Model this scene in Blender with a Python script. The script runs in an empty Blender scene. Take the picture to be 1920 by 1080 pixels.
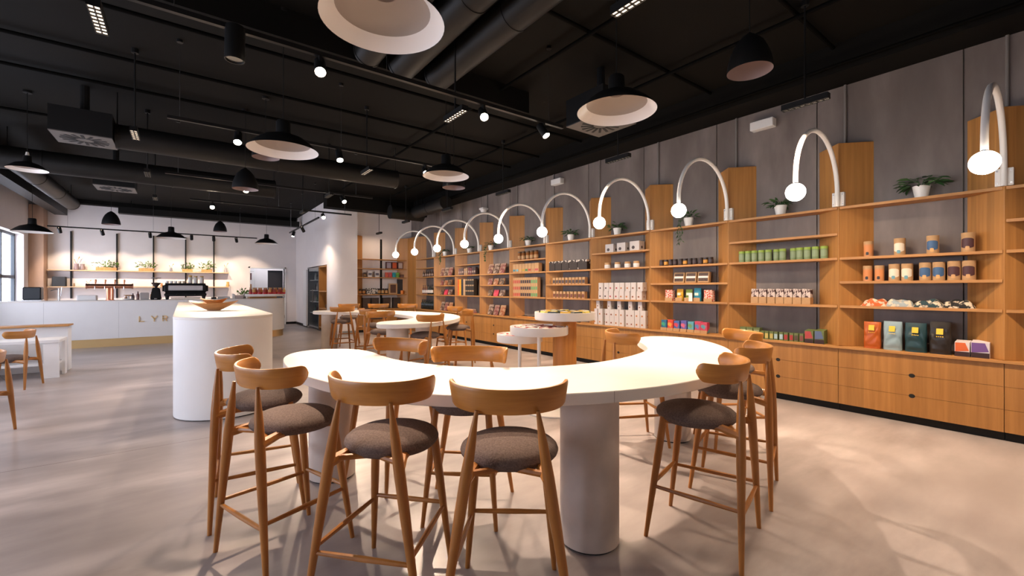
import bpy, bmesh, math, random
from mathutils import Vector, Matrix
random.seed(7)
PI = math.pi
S = bpy.context.scene
C = S.collection

# ------------------------------------------------------------------ camera
cam = bpy.data.objects.new('camera', bpy.data.cameras.new('camera'))
C.objects.link(cam)
cam.data.sensor_width = 36.0
cam.data.lens = 820.0 / 1920.0 * 36.0
cam.data.clip_start = 0.05
cam.data.clip_end = 200
cam.location = (0, 0, 1.45)
cam.rotation_euler = (PI / 2, 0, -math.atan2(0.6, 0.8))
S.camera = cam

# ------------------------------------------------------------------ world, exposure
S.view_settings.view_transform = 'Standard'
S.view_settings.look = 'None'
S.view_settings.gamma = 1.0
S.view_settings.use_curve_mapping = False
S.view_settings.exposure = 0.0
try:
    S.cycles.use_denoising = True
    S.cycles.max_bounces = 8
    S.cycles.sample_clamp_indirect = 6.0
except Exception:
    pass
world = bpy.data.worlds.new('overcast_sky')
S.world = world
world.use_nodes = True
wbg = world.node_tree.nodes['Background']
wbg.inputs[0].default_value = (0.87, 0.86, 1.0, 1)
wbg.inputs[1].default_value = 12.0

WARM = (1.0, 0.76, 0.56)
SOFT = (1.0, 0.74, 0.52)
SPOT_W = 450.0
LINEAR_W = 7.0
BULB_W = 9.0

# ------------------------------------------------------------------ materials
MATS = {}
def nt_new(name):
    m = bpy.data.materials.new(name)
    m.use_nodes = True
    nt = m.node_tree
    return m, nt, nt.nodes['Principled BSDF']
def mat(name, col, rough=0.5, metal=0.0, spec=0.5, emit=None, estr=0.0, trans=0.0, coat=0.0):
    if name in MATS: return MATS[name]
    m, nt, b = nt_new(name)
    b.inputs['Base Color'].default_value = (*col, 1)
    b.inputs['Roughness'].default_value = rough
    b.inputs['Metallic'].default_value = metal
    b.inputs['Specular IOR Level'].default_value = spec
    if emit:
        b.inputs['Emission Color'].default_value = (*emit, 1)
        b.inputs['Emission Strength'].default_value = estr
    if trans: b.inputs['Transmission Weight'].default_value = trans
    if coat: b.inputs['Coat Weight'].default_value = coat
    m.diffuse_color = (*col, 1)
    MATS[name] = m
    return m
def noisy(name, c1, c2, scale=(3, 3, 3), rough=0.6, rvar=0.0, detail=6, c3=None, s2=(0.5, 0.5, 0.5), bump=0.0, strips=None, spec=0.5, lo=0.3, hi=0.7, metal=0.0):
    """two-tone noise material on object coordinates, with an optional second large noise and vertical veneer strips"""
    if name in MATS: return MATS[name]
    m, nt, b = nt_new(name)
    N, L = nt.nodes, nt.links
    tc = N.new('ShaderNodeTexCoord')
    mp = N.new('ShaderNodeMapping'); mp.inputs['Scale'].default_value = scale
    L.new(tc.outputs['Object'], mp.inputs[0])
    no = N.new('ShaderNodeTexNoise'); no.inputs['Scale'].default_value = 1.0; no.inputs['Detail'].default_value = detail
    no.inputs['Roughness'].default_value = 0.6
    L.new(mp.outputs[0], no.inputs[0])
    rp = N.new('ShaderNodeValToRGB')
    rp.color_ramp.elements[0].position = lo; rp.color_ramp.elements[0].color = (*c1, 1)
    rp.color_ramp.elements[1].position = hi; rp.color_ramp.elements[1].color = (*c2, 1)
    L.new(no.outputs[0], rp.inputs[0])
    col = rp.outputs[0]
    if c3:
        mp2 = N.new('ShaderNodeMapping'); mp2.inputs['Scale'].default_value = s2
        L.new(tc.outputs['Object'], mp2.inputs[0])
        n2 = N.new('ShaderNodeTexNoise'); n2.inputs['Scale'].default_value = 1.0; n2.inputs['Detail'].default_value = 5
        L.new(mp2.outputs[0], n2.inputs[0])
        r2 = N.new('ShaderNodeValToRGB'); r2.color_ramp.elements[0].position = 0.4; r2.color_ramp.elements[1].position = 0.68
        L.new(n2.outputs[0], r2.inputs[0])
        mx = N.new('ShaderNodeMix'); mx.data_type = 'RGBA'
        L.new(r2.outputs[0], mx.inputs[0]); L.new(col, mx.inputs[6]); mx.inputs[7].default_value = (*c3, 1)
        col = mx.outputs[2]
    if strips:
        sx, sy, amt = strips
        sp = N.new('ShaderNodeMapping'); sp.inputs['Scale'].default_value = (sx, sy, 0)
        L.new(tc.outputs['Object'], sp.inputs[0])
        fl = N.new('ShaderNodeVectorMath'); fl.operation = 'FLOOR'
        L.new(sp.outputs[0], fl.inputs[0])
        wn = N.new('ShaderNodeTexWhiteNoise'); wn.noise_dimensions = '3D'
        L.new(fl.outputs[0], wn.inputs[0])
        mr = N.new('ShaderNodeMapRange'); mr.inputs[3].default_value = 1 - amt; mr.inputs[4].default_value = 1 + amt
        L.new(wn.outputs[0], mr.inputs[0])
        ml = N.new('ShaderNodeVectorMath'); ml.operation = 'SCALE'
        L.new(col, ml.inputs[0]); L.new(mr.outputs[0], ml.inputs[3])
        col = ml.outputs[0]
    L.new(col, b.inputs['Base Color'])
    b.inputs['Roughness'].default_value = rough
    b.inputs['Metallic'].default_value = metal
    b.inputs['Specular IOR Level'].default_value = spec
    if rvar:
        mr = N.new('ShaderNodeMapRange'); mr.inputs[3].default_value = rough - rvar; mr.inputs[4].default_value = rough + rvar
        L.new(no.outputs[0], mr.inputs[0]); L.new(mr.outputs[0], b.inputs['Roughness'])
    if bump:
        bp = N.new('ShaderNodeBump'); bp.inputs['Strength'].default_value = bump; bp.inputs['Distance'].default_value = 0.01
        L.new(no.outputs[0], bp.inputs['Height']); L.new(bp.outputs[0], b.inputs['Normal'])
    m.diffuse_color = (*c1, 1)
    MATS[name] = m
    return m

FLOOR = noisy('polished_concrete', (0.25, 0.217, 0.210), (0.51, 0.452, 0.440), (1.0, 2.9, 1), 0.33, 0.12, 11, (0.24, 0.208, 0.201), (0.35, 0.5, 1), spec=0.45)
CONC = noisy('raw_concrete', (0.130, 0.106, 0.096), (0.255, 0.218, 0.200), (2, 2.2, 0.7), 0.5, 0.10, 10, (0.122, 0.100, 0.091), (1.3, 2.0, 0.55), bump=0.15, spec=0.35)
WHITE = noisy('white_plaster', (0.78, 0.725, 0.712), (0.83, 0.775, 0.762), (1.5, 1.5, 1.5), 0.8)
BAND = noisy('beam_concrete', (0.42, 0.27, 0.19), (0.52, 0.34, 0.24), (3, 3, 0.8), 0.8)
BLACK = noisy('black_paint', (0.0035, 0.0032, 0.0026), (0.007, 0.0062, 0.005), (0.6, 0.6, 0.6), 0.8, 0.1, spec=0.12)
BLACKM = mat('black_metal', (0.008, 0.008, 0.008), 0.42, spec=0.3)
BLACKM2 = mat('black_duct_metal', (0.009, 0.0083, 0.0075), 0.5, spec=0.25)
OAK = noisy('oak_veneer', (0.32, 0.138, 0.033), (0.47, 0.224, 0.060), (26, 26, 1.1), 0.48, 0.05, 8, strips=(9, 7.3, 0.10), lo=0.25, hi=0.75)
OAKH = noisy('oak_board', (0.38, 0.170, 0.045), (0.50, 0.248, 0.075), (20, 1.3, 20), 0.48, 0.05, 8)
OAKX = noisy('oak_board_cross', (0.38, 0.170, 0.045), (0.50, 0.248, 0.075), (1.3, 20, 20), 0.48, 0.05, 8)
STOOLW = noisy('stool_beech', (0.31, 0.112, 0.020), (0.46, 0.185, 0.036), (9, 9, 2.2), 0.38, 0.06, 7)
STOOLB = noisy('bent_beech_band', (0.41, 0.158, 0.027), (0.57, 0.245, 0.050), (3, 3, 34), 0.36, 0.06, 7)
COLW = noisy('pine_column', (0.36, 0.13, 0.022), (0.58, 0.245, 0.055), (14, 14, 1.1), 0.45, 0.05, 8)
BOWLW = noisy('olive_wood', (0.40, 0.17, 0.05), (0.60, 0.30, 0.10), (4, 14, 14), 0.4)
FABRIC = noisy('brown_wool', (0.105, 0.076, 0.066), (0.185, 0.138, 0.122), (130, 130, 130), 0.95, 0, 3, spec=0.15, bump=0.35)
TABLEW = noisy('white_solid_surface', (0.80, 0.755, 0.71), (0.84, 0.80, 0.755), (4, 4, 4), 0.42)
TABLEP = noisy('plaster_column', (0.52, 0.455, 0.415), (0.60, 0.53, 0.485), (6, 6, 6), 0.7)
COUNTW = noisy('white_counter', (0.84, 0.825, 0.82), (0.88, 0.87, 0.86), (2, 2, 2), 0.5)
GOLD = mat('brushed_brass', (0.88, 0.64, 0.32), 0.42, 1.0)
COPPER = mat('copper', (0.80, 0.36, 0.22), 0.28, 1.0)
CHROME = mat('steel', (0.62, 0.62, 0.63), 0.25, 1.0)
WPLAST = mat('white_lacquer', (0.82, 0.80, 0.78), 0.35)
WENAM = mat('white_enamel', (0.94, 0.90, 0.86), 0.35)
POT = mat('white_ceramic', (0.84, 0.83, 0.81), 0.3)
SOIL = mat('soil', (0.03, 0.02, 0.012), 0.95)
LEAF = noisy('green_leaf', (0.020, 0.060, 0.018), (0.050, 0.135, 0.035), (20, 20, 20), 0.45)
LEAFL = noisy('bright_herb_leaf', (0.05, 0.12, 0.015), (0.13, 0.26, 0.035), (20, 20, 20), 0.5)
BULB = mat('lit_globe', (1, 1, 1), 0.3, emit=(1.0, 0.93, 0.82), estr=22.0)
LEDW = mat('lit_lens', (1, 1, 1), 0.3, emit=(1.0, 0.80, 0.58), estr=170.0)
LEDC = mat('lit_louvre_cell', (0.9, 0.8, 0.7), 0.3, emit=(1.0, 0.78, 0.58), estr=3.0)
FRAME = mat('dark_window_frame', (0.035, 0.045, 0.055), 0.5)
RUBBER = mat('matt_black', (0.008, 0.008, 0.008), 0.8)
KRAFT = noisy('kraft_card', (0.44, 0.27, 0.13), (0.50, 0.31, 0.155), (30, 30, 30), 0.8)
def glass_mat():
    m = bpy.data.materials.new('clear_glass'); m.use_nodes = True
    nt = m.node_tree; nt.nodes.clear()
    o = nt.nodes.new('ShaderNodeOutputMaterial'); t = nt.nodes.new('ShaderNodeBsdfTransparent')
    g = nt.nodes.new('ShaderNodeBsdfGlossy'); g.inputs['Roughness'].default_value = 0.03
    x = nt.nodes.new('ShaderNodeMixShader'); x.inputs[0].default_value = 0.09
    t.inputs[0].default_value = (0.93, 0.96, 0.97, 1)
    nt.links.new(t.outputs[0], x.inputs[1]); nt.links.new(g.outputs[0], x.inputs[2]); nt.links.new(x.outputs[0], o.inputs[0])
    return m
GLASS = glass_mat()
PAL = {}
def paint(r, g, b, rough=0.5):
    k = (r, g, b, rough)
    if k not in PAL: PAL[k] = mat('print_%d_%d_%d_%d' % (r * 99, g * 99, b * 99, rough * 10), (r, g, b), rough)
    return PAL[k]

# ------------------------------------------------------------------ mesh builder
class MB:
    def __init__(s): s.v = []; s.f = []; s.mi = []
    def add(s, vs, fs, mi=0):
        n = len(s.v); s.v += [tuple(v) for v in vs]
        for f in fs: s.f.append([n + i for i in f]); s.mi.append(mi)
        return s
    def hexa(s, p, mi=0):
        return s.add(p, [(0, 3, 2, 1), (4, 5, 6, 7), (0, 1, 5, 4), (1, 2, 6, 5), (2, 3, 7, 6), (3, 0, 4, 7)], mi)
    def box(s, x0, x1, y0, y1, z0, z1, mi=0):
        return s.hexa([(x0, y0, z0), (x1, y0, z0), (x1, y1, z0), (x0, y1, z0), (x0, y0, z1), (x1, y0, z1), (x1, y1, z1), (x0, y1, z1)], mi)
    def prism(s, poly, z0, z1, mi=0):
        n = len(poly)
        a = sum(poly[i][0] * poly[(i + 1) % n][1] - poly[(i + 1) % n][0] * poly[i][1] for i in range(n))
        if a < 0: poly = poly[::-1]
        vs = [(x, y, z0) for x, y in poly] + [(x, y, z1) for x, y in poly]
        fs = [tuple(range(n - 1, -1, -1)), tuple(range(n, 2 * n))] + [(i, (i + 1) % n, n + (i + 1) % n, n + i) for i in range(n)]
        return s.add(vs, fs, mi)
    def lathe(s, prof, n=24, c=(0, 0, 0), mi=0, sx=1, sy=1, close=True):
        vs = []; fs = []
        for r, z in prof:
            for i in range(n):
                a = 2 * PI * i / n
                vs.append((c[0] + r * sx * math.cos(a), c[1] + r * sy * math.sin(a), c[2] + z))
        m = len(prof)
        for j in range(m - 1):
            for i in range(n):
                k = (i + 1) % n
                fs.append((j * n + i, j * n + k, (j + 1) * n + k, (j + 1) * n + i))
        if close:
            fs.append(tuple(range(n - 1, -1, -1))); fs.append(tuple((m - 1) * n + i for i in range(n)))
        return s.add(vs, fs, mi)
    def tube(s, path, r, n=10, mi=0, up=None):
        P = [Vector(p) for p in path]
        R = r if isinstance(r, (list, tuple)) else [r] * len(P)
        vs = []; fs = []
        T = [(P[min(i + 1, len(P) - 1)] - P[max(i - 1, 0)]).normalized() for i in range(len(P))]
        u = Vector(up) if up else (Vector((0, 0, 1)) if abs(T[0].z) < 0.9 else Vector((1, 0, 0)))
        for i, p in enumerate(P):
            a = T[i].cross(u)
            if a.length < 1e-5: a = T[i].cross(Vector((0.3, 1, 0.2)))
            a.normalize(); b = T[i].cross(a); u = -b if b.dot(u) < 0 else b
            for k in range(n):
                q = 2 * PI * k / n
                vs.append(p + (a * math.cos(q) + b * math.sin(q)) * R[i])
        for i in range(len(P) - 1):
            for k in range(n):
                l = (k + 1) % n
                fs.append((i * n + k, i * n + l, (i + 1) * n + l, (i + 1) * n + k))
        fs.append(tuple(range(n - 1, -1, -1))); fs.append(tuple((len(P) - 1) * n + k for k in range(n)))
        return s.add(vs, fs, mi)
    def mesh(s, name, mats, bevel=0.0, seg=1, smooth=35):
        me = bpy.data.meshes.new(name)
        me.from_pydata(s.v, [], s.f)
        mats = mats if isinstance(mats, (list, tuple)) else [mats]
        for m in mats: me.materials.append(m)
        for p, i in zip(me.polygons, s.mi): p.material_index = i
        bm = bmesh.new(); bm.from_mesh(me)
        bmesh.ops.recalc_face_normals(bm, faces=bm.faces)
        if bevel: bmesh.ops.bevel(bm, geom=[e for e in bm.edges if e.is_manifold and e.calc_face_angle(0) > 0.5], offset=bevel, segments=seg, affect='EDGES', clamp_overlap=True)
        bm.to_mesh(me); bm.free()
        if smooth:
            for p in me.polygons: p.use_smooth = True
            me.set_sharp_from_angle(angle=math.radians(smooth))
        return me
    def build(s, name, mats, parent=None, bevel=0.0, seg=1, smooth=35):
        return link(name, s.mesh(name, mats, bevel, seg, smooth), parent)
def link(name, me, parent=None, loc=None, rz=0.0):
    o = bpy.data.objects.new(name, me); C.objects.link(o)
    if parent: o.parent = parent
    if loc: o.location = loc
    if rz: o.rotation_euler = (0, 0, rz)
    return o
def bx(*a, mi=0): return MB().box(*a, mi=mi)
def tag(o, label, cat, group=None):
    o['label'] = label; o['category'] = cat
    if group: o['group'] = group
    return o
def thing(name, label, cat, loc=(0, 0, 0), rz=0.0, group=None):
    o = bpy.data.objects.new(name, None); C.objects.link(o)
    o.empty_display_size = 0.05
    o.location = loc; o.rotation_euler = (0, 0, rz)
    return tag(o, label, cat, group)
def struct(o): o['kind'] = 'structure'; return o
def dup(root, loc, rz, label, group=None):
    def cp(o, par):
        c = o.copy(); C.objects.link(c); c.parent = par
        for ch in list(o.children): cp(ch, c)
        return c
    kids = list(root.children)
    r = root.copy(); C.objects.link(r); r.location = loc; r.rotation_euler = (0, 0, rz); r['label'] = label
    if group: r['group'] = group
    for ch in kids: cp(ch, r)
    return r
ORD = ['first', 'second', 'third', 'fourth', 'fifth', 'sixth', 'seventh', 'eighth', 'ninth', 'tenth', 'eleventh', 'twelfth', 'thirteenth', 'fourteenth']

def catmull(P, n=6):
    out = []; N = len(P)
    for i in range(N):
        p0, p1, p2, p3 = (Vector(P[(i + k - 1) % N]) for k in range(4))
        for j in range(n):
            t = j / n
            q = 0.5 * ((2 * p1) + (p2 - p0) * t + (2 * p0 - 5 * p1 + 4 * p2 - p3) * t * t + (3 * p1 - p0 - 3 * p2 + p3) * t ** 3)
            out.append((q.x, q.y))
    return out

# ------------------------------------------------------------------ room shell
XL, XR, YB, YK, ZC = -3.7, 6.45, -3.2, 19.5, 4.25
struct(bx(XL - .3, XR + .4, YB - .2, 21.5, -.12, 0).build('floor', FLOOR))
FLR = bpy.data.objects['floor']
for p in ((XL, 6.2, 5.155, 5.159), (XL, 6.2, 10.6, 10.604)): bx(*p, 0, .0006).build('floor_joint', mat('joint_filler', (.20, .17, .155), .6), FLR, smooth=0)
struct(bx(XL - .3, XR + .4, YB - .2, 21.5, ZC, ZC + .15).build('ceiling', BLACK))
w = struct(bx(XR + .03, XR + .25, YB, YK, 0, ZC).build('wall_right', CONC))
for k in range(-3, 11):
    y0 = 0.515 + 1.31 * k + 0.30
    o = bx(XR, XR + .03, y0 + .006, min(y0 + 1.304, 14.55), 0, ZC).build('concrete_panel', CONC, w)
# left wall with window openings: (y0, y1)
WINS = [(1.6, 3.8), (5.0, 7.2), (8.4, 10.6), (11.8, 14.0), (16.15, 18.55)]
WZ0, WZ1 = 0.9, 3.0
m = MB(); ys = YB
for a, b in WINS:
    m.box(XL - .3, XL, ys, a, 0, ZC); m.box(XL - .3, XL, a, b, 0, WZ0); m.box(XL - .3, XL, a, b, WZ1, ZC); ys = b
m.box(XL - .3, XL, ys, YK, 0, ZC)
struct(m.build('wall_left', WHITE, smooth=0))
for i, (a, b) in enumerate(WINS):
    f = MB(); xw = XL - .24
    for y in (a, (a + b) / 2, b - .07): f.box(xw, xw + .07, y, y + .07, WZ0, WZ1)
    for z in (WZ0, 1.72, WZ1 - .07): f.box(xw, xw + .07, a, b, z, z + .09 if z == 1.72 else z + .07)
    fo = struct(f.build('window_%d' % (i + 1), FRAME, smooth=0))
    for y in (a + .07, (a + b) / 2 + .07):
        bx(xw + .03, xw + .036, y, (b - a) / 2 - .07 + y, WZ0 + .07, 1.72).build('pane', GLASS, fo, smooth=0)
        bx(xw + .03, xw + .036, y, (b - a) / 2 - .07 + y, 1.81, WZ1 - .07).build('pane', GLASS, fo, smooth=0)
    L = bpy.data.lights.new('window_portal', 'AREA'); L.shape = 'RECTANGLE'; L.size = b - a; L.size_y = WZ1 - WZ0
    L.cycles.is_portal = True
    lo = bpy.data.objects.new('window_portal', L); C.objects.link(lo)
    lo.location = (XL - .28, (a + b) / 2, (WZ0 + WZ1) / 2); lo.rotation_euler = (PI / 2, 0, -PI / 2)
# back wall with the door opening x 2.36..3.34, and the room beyond
DX0, DX1, DZ = 2.03, 3.22, 2.22
m = MB(); m.box(XL - .3, DX0, YK, YK + .2, 0, ZC); m.box(DX1, 3.85, YK, YK + .2, 0, ZC); m.box(DX0, DX1, YK, YK + .2, DZ, ZC)
struct(m.build('wall_back', WHITE, smooth=0))
struct(bx(DX0 - .3, 3.85, 21.3, 21.5, 0, 3.2).build('wall_storeroom', WHITE, smooth=0))
m = MB(); m.box(DX0 - .5, DX0 - .3, YK + .2, 21.5, 0, ZC); m.box(3.85, 4.05, YK + .2, 21.5, 0, ZC); m.box(DX0 - .3, 3.85, YK + .2, 21.3, 3.0, 3.1)
struct(m.build('wall_storeroom_side', WHITE, smooth=0))
t = thing('added_storeroom_lamp', 'added unseen ceiling lamp brightening the room beyond the door', 'ceiling light', (2.7, 20.4, 2.95)); bx(-.3, .3, -.15, .15, 0, .05).build('housing', WPLAST, t)  # unseen lamp, added to brighten the closed-in storeroom
L = bpy.data.lights.new('storeroom_fill', 'AREA'); L.shape = 'RECTANGLE'; L.size = .55; L.size_y = .25; L.energy = 22; L.color = (.85, .9, 1)
lo = bpy.data.objects.new('storeroom_fill', L); C.objects.link(lo); lo.parent = t; lo.location = (0, 0, -.005)
struct(bx(XL - .3, XR + .4, YB - .2, YB, 0, ZC).build('wall_front', WHITE, smooth=0))
m = MB()
for x in (DX0 - .05, DX1): m.box(x, x + .05, YK - .03, YK + .2, 0, DZ + .05)
m.box(DX0 - .05, DX1 + .05, YK - .03, YK + .2, DZ, DZ + .05)
d = struct(m.build('door_1', WPLAST, smooth=0))
for z in (.25, 1.1, 1.95): bx(DX1 - .02, DX1, YK - .045, YK - .03, z, z + .12).build('hinge', CHROME, d)
bx(DX1 - .55, DX1 - .02, YK + .25, YK + .3, 0.01, 2.15).build('door_leaf', mat('charcoal_door', (0.03, 0.032, 0.045), 0.5), d)
# white pier with rounded corner; niche for the drinks fridge on its left face
XP, YP = 3.65, 14.2
poly = [(XP + .35 - .35 * math.cos(a), YP + .35 - .35 * math.sin(a)) for a in [i * PI / 16 for i in range(9)]]
poly = [(4.75, 14.7)] + [(4.45, 14.7), (4.45, YP)] + poly[::-1] + [(XP, 14.72), (XP + .5, 14.72), (XP + .5, 14.9), (4.75, 14.9)]
struct(MB().prism(poly, 0, ZC).build('wall_pier', WHITE))
m = MB(); m.box(XP, XP + .5, 17.45, YK, 0, ZC); m.box(XP, XP + .5, 14.72, 17.45, 2.2, ZC); m.box(XP + .5, XP + .6, 14.72, YK, 0, ZC)
struct(m.build('wall_niche', WHITE, smooth=0))
struct(bx(4.45, XR + .25, 14.56, 14.75, 0, ZC).build('wall_recess', WHITE, smooth=0))
struct(bx(DX1 + .05, XP, YK - .015, YK, 0, .09).build('baseboard_back', BLACKM))
struct(bx(XP - .015, XP, 17.45, YK - .015, 0, .09).build('baseboard_niche', BLACKM))
struct(bx(3.98, 4.45, YP - .015, YP, 0, .09).build('baseboard_pier', mat('grey_skirting', (.25, .24, .24), .6)))
struct(bx(XL, XL + .32, 19.0, YK, 0, 3.95).build('trim_1', BAND, bevel=.01))
struct(bx(XL, 3.6, YK - .3, YK, 4.12, ZC).build('trim_2', BLACK, smooth=0))
# black dropped beams
struct(bx(5.98, XR, YB, 14.56, 3.92, ZC).build('trim_3', BLACK, smooth=0))
struct(bx(3.3, XR, 13.3, 13.7, 3.80, ZC).build('trim_4', BLACK, smooth=0))
struct(bx(-.6, 3.95, 4.86, 5.2, 3.95, ZC).build('trim_5', BLACK, smooth=0))
struct(bx(-3.2, -2.92, 7.5, 19.3, 3.72, 3.98).build('trim_6', BLACKM2, smooth=0))

# ------------------------------------------------------------------ stools and chairs
def backrest_mesh(rx, ry, yc, zc, h, th, amax):
    n = 56; m = MB(); vs = []; fs = []
    arc = sum(math.hypot(rx * math.cos(-amax + 2 * amax * (i + .5) / 200), ry * math.sin(-amax + 2 * amax * (i + .5) / 200)) for i in range(200)) * 2 * amax / 200
    prof = []
    for i in range(n + 1):
        u = i / n
        u = 0.5 + 0.5 * math.copysign(abs(2 * u - 1) ** .72, 2 * u - 1)
        a = -amax + 2 * amax * u
        x = rx * math.sin(a); y = yc - ry * math.cos(a)
        nx, ny = math.sin(a) / rx, -math.cos(a) / ry
        l = math.hypot(nx, ny); nx /= l; ny /= l
        e = min(u, 1 - u) * arc
        hh = h / 2 * (1 if e > h * .5 else math.sqrt(max(0.03, 1 - (1 - e / (h * .5)) ** 2)))
        ti = th / 2
        ring = []
        for (s, q) in ((-1, -.8), (-1, .8), (-.5, 1), (.5, 1), (1, .8), (1, -.8), (.5, -1), (-.5, -1)):
            lean = q * hh * 0.16
            ring.append((x + nx * (s * ti + lean), y + ny * (s * ti + lean), zc + q * hh + .012 * (1 - math.cos(a))))
        vs += ring
    for i in range(n):
        for k in range(8):
            l = (k + 1) % 8
            fs.append((i * 8 + k, i * 8 + l, i * 8 + 8 + l, i * 8 + 8 + k))
    fs.append(tuple(range(7, -1, -1))); fs.append(tuple(n * 8 + k for k in range(8)))
    m.add(vs, fs)
    return m
def seat_mesh(rx, ry, yc, z, t):
    pr = [(.02, -t * .42), (.78, -t * .42), (.90, -t * .34), (.98, -t * .14), (1.0, t * .0), (.975, t * .16), (.90, t * .32), (.76, t * .46), (.5, t * .58), (.25, t * .63), (.02, t * .64)]
    return MB().lathe(pr, 40, (0, yc, z), sx=rx, sy=ry)
def make_seat(name, label, cat, zs, zb, fr, rr, group, sp=True):
    """zs seat top, zb backrest centre, fr front foot half spread, rr rear foot half spread; faces +Y"""
    t = thing(name, label, cat, group=group)
    seat_mesh(.228, .225, .03, zs - .048, .096).build('seat_cushion', FABRIC, t)
    backrest_mesh(.247, .172, -.068, zb, .106, .021, 1.74).build('backrest', STOOLB, t, smooth=50)
    zt = zb - .035; q = zs - .085
    rears = {}
    for s in (-1, 1):
        top = Vector((s * .125, -.232, zt)); ft = Vector((s * rr, -.262, 0))
        zz = [0, .25, .55, .72, .86, .96, 1]
        MB().tube([ft.lerp(top, k) for k in zz], [.012, .0175, .0235, .0245, .019, .011, .008], 12).build('leg', STOOLW, t)
        rears[s] = (ft, top)
    fronts = {}
    for s in (-1, 1):
        top = Vector((s * .165, .165, q + .03)); ft = Vector((s * fr, .25, 0))
        MB().tube([ft.lerp(top, k) for k in (0, .3, .65, 1)], [.012, .017, .022, .021], 12).build('leg', STOOLW, t)
        fronts[s] = (ft, top)
    at = lambda e, z: e[0].lerp(e[1], (z - e[0].z) / (e[1].z - e[0].z))
    for s in (-1, 1):
        a = at(rears[s], q); b = at(fronts[s], q + .012)
        mid = a.lerp(b, .5) + Vector((-s * .035, 0, .012))
        MB().tube([a, a.lerp(mid, .5) + Vector((-s * .012, 0, .006)), mid, b.lerp(mid, .5), b], [.026, .022, .018, .018, .020], 8).build('seat_rail', STOOLW, t)
    a, b = at(fronts[-1], q + .012), at(fronts[1], q + .012)
    MB().tube([a, a.lerp(b, .5), b], [.017, .014, .017], 8).build('seat_rail', STOOLW, t)
    a, b = at(rears[-1], q), at(rears[1], q)
    MB().tube([a + Vector((.02, .04, .01)), a.lerp(b, .5) + Vector((0, .10, .012)), b + Vector((-.02, .04, .01))], [.015, .014, .015], 8).build('seat_rail', STOOLW, t)
    if sp:
        for e, f, z in ((fronts[-1], fronts[1], .315), (rears[-1], rears[1], .27), (rears[-1], fronts[-1], .295), (rears[1], fronts[1], .295)):
            a, b = at(e, z), at(f, z)
            MB().tube([a, a.lerp(b, .5), b], [.010, .0135, .010], 8).build('stretcher', STOOLW, t)
    return t
def face(fx, fy): return math.atan2(fy, fx) - PI / 2
G1 = 'bar stools at the near curved table'; G2 = 'bar stools at the far curved table'
stool = make_seat('bar_stool', '', 'bar stool', .755, .985, .225, .275, G1)
NEAR = [((.41, 3.36), (.994, -.11), 'leftmost bar stool at the near curved table, nearest the white oval island'),
        ((.475, 2.725), (.947, .322), 'bar stool second from left at the near table, backrest overlapping the leftmost stool'),
        ((.81, 2.085), (.75, .66), 'bar stool third from left in the foreground, turned towards the round white column'),
        ((1.197, 1.618), (.622, .784), 'foreground bar stool seen squarely from behind, beside the round plaster column'),
        ((2.445, 1.397), (-.27, .963), 'front right bar stool, nearest of those at the right end of the near table'),
        ((3.23, 1.60), (-.32, .947), 'bar stool just behind the front right stool, dark seat half under table'),
        ((4.12, 2.06), (-.80, .60), 'rearmost bar stool at the right end, before the drawers, only backrest showing'),
        ((3.41, 2.63), (.87, -.49), 'bar stool inside the near table curve, by the notch of its right end'),
        ((1.27, 3.24), (-.93, -.36), 'smaller-looking bar stool inside the near table curve, behind the left lobe'),
        ((1.49, 2.48), (-.67, -.74), 'bar stool facing the camera across the middle of the near white table')]
for i, (p, f, lab) in enumerate(NEAR):
    if i == 0:
        stool.location = (*p, 0); stool.rotation_euler = (0, 0, face(*f)); stool['label'] = lab
    else: dup(stool, (*p, 0), face(*f), lab, G1)
FAR = [((2.78, 9.95), (.1, 1), 'far-table bar stool at left, seen from behind in front of the long table arm'),
       ((3.35, 11.35), (-.25, -.97), 'bar stool behind the far table, just right of the white pier edge'),
       ((3.95, 10.95), (-.45, -.9), 'bar stool behind the far table, middle of the back three'),
       ((4.50, 10.45), (-.7, -.7), 'bar stool behind the far table, rightmost of the back three, before wine bottles'),
       ((2.72, 7.30), (.15, -1), 'bar stool tucked inside the far table curve, pale rounded back beside the notch'),
       ((2.98, 8.55), (1, .1), 'bar stool deep inside the far table curve, mostly hidden by another stool'),
       ((3.04, 6.28), (-.3, .95), 'nearest bar stool outside the far table, right of its thick column'),
       ((4.12, 7.12), (-.8, .6), 'bar stool outside the far table beside the drawer fronts, slim back turned'),
       ((4.60, 8.35), (-1, .05), 'rear bar stool outside the far table, half hidden, close to the drawers')]
for p, f, lab in FAR: dup(stool, (*p, 0), face(*f), lab, G2)
ch = make_seat('dining_chair', 'wooden dining chair beside the low white bench at the left edge', 'chair', .47, .775, .215, .245, 'low chairs at the left edge', False)
ch.location = (-2.02, 9.42, 0); ch.rotation_euler = (0, 0, face(-.97, .2))
dup(ch, (-1.66, 6.42, 0), face(-1, .05), 'wooden dining chair cut by the left frame edge, nearest the camera', 'low chairs at the left edge')

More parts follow.
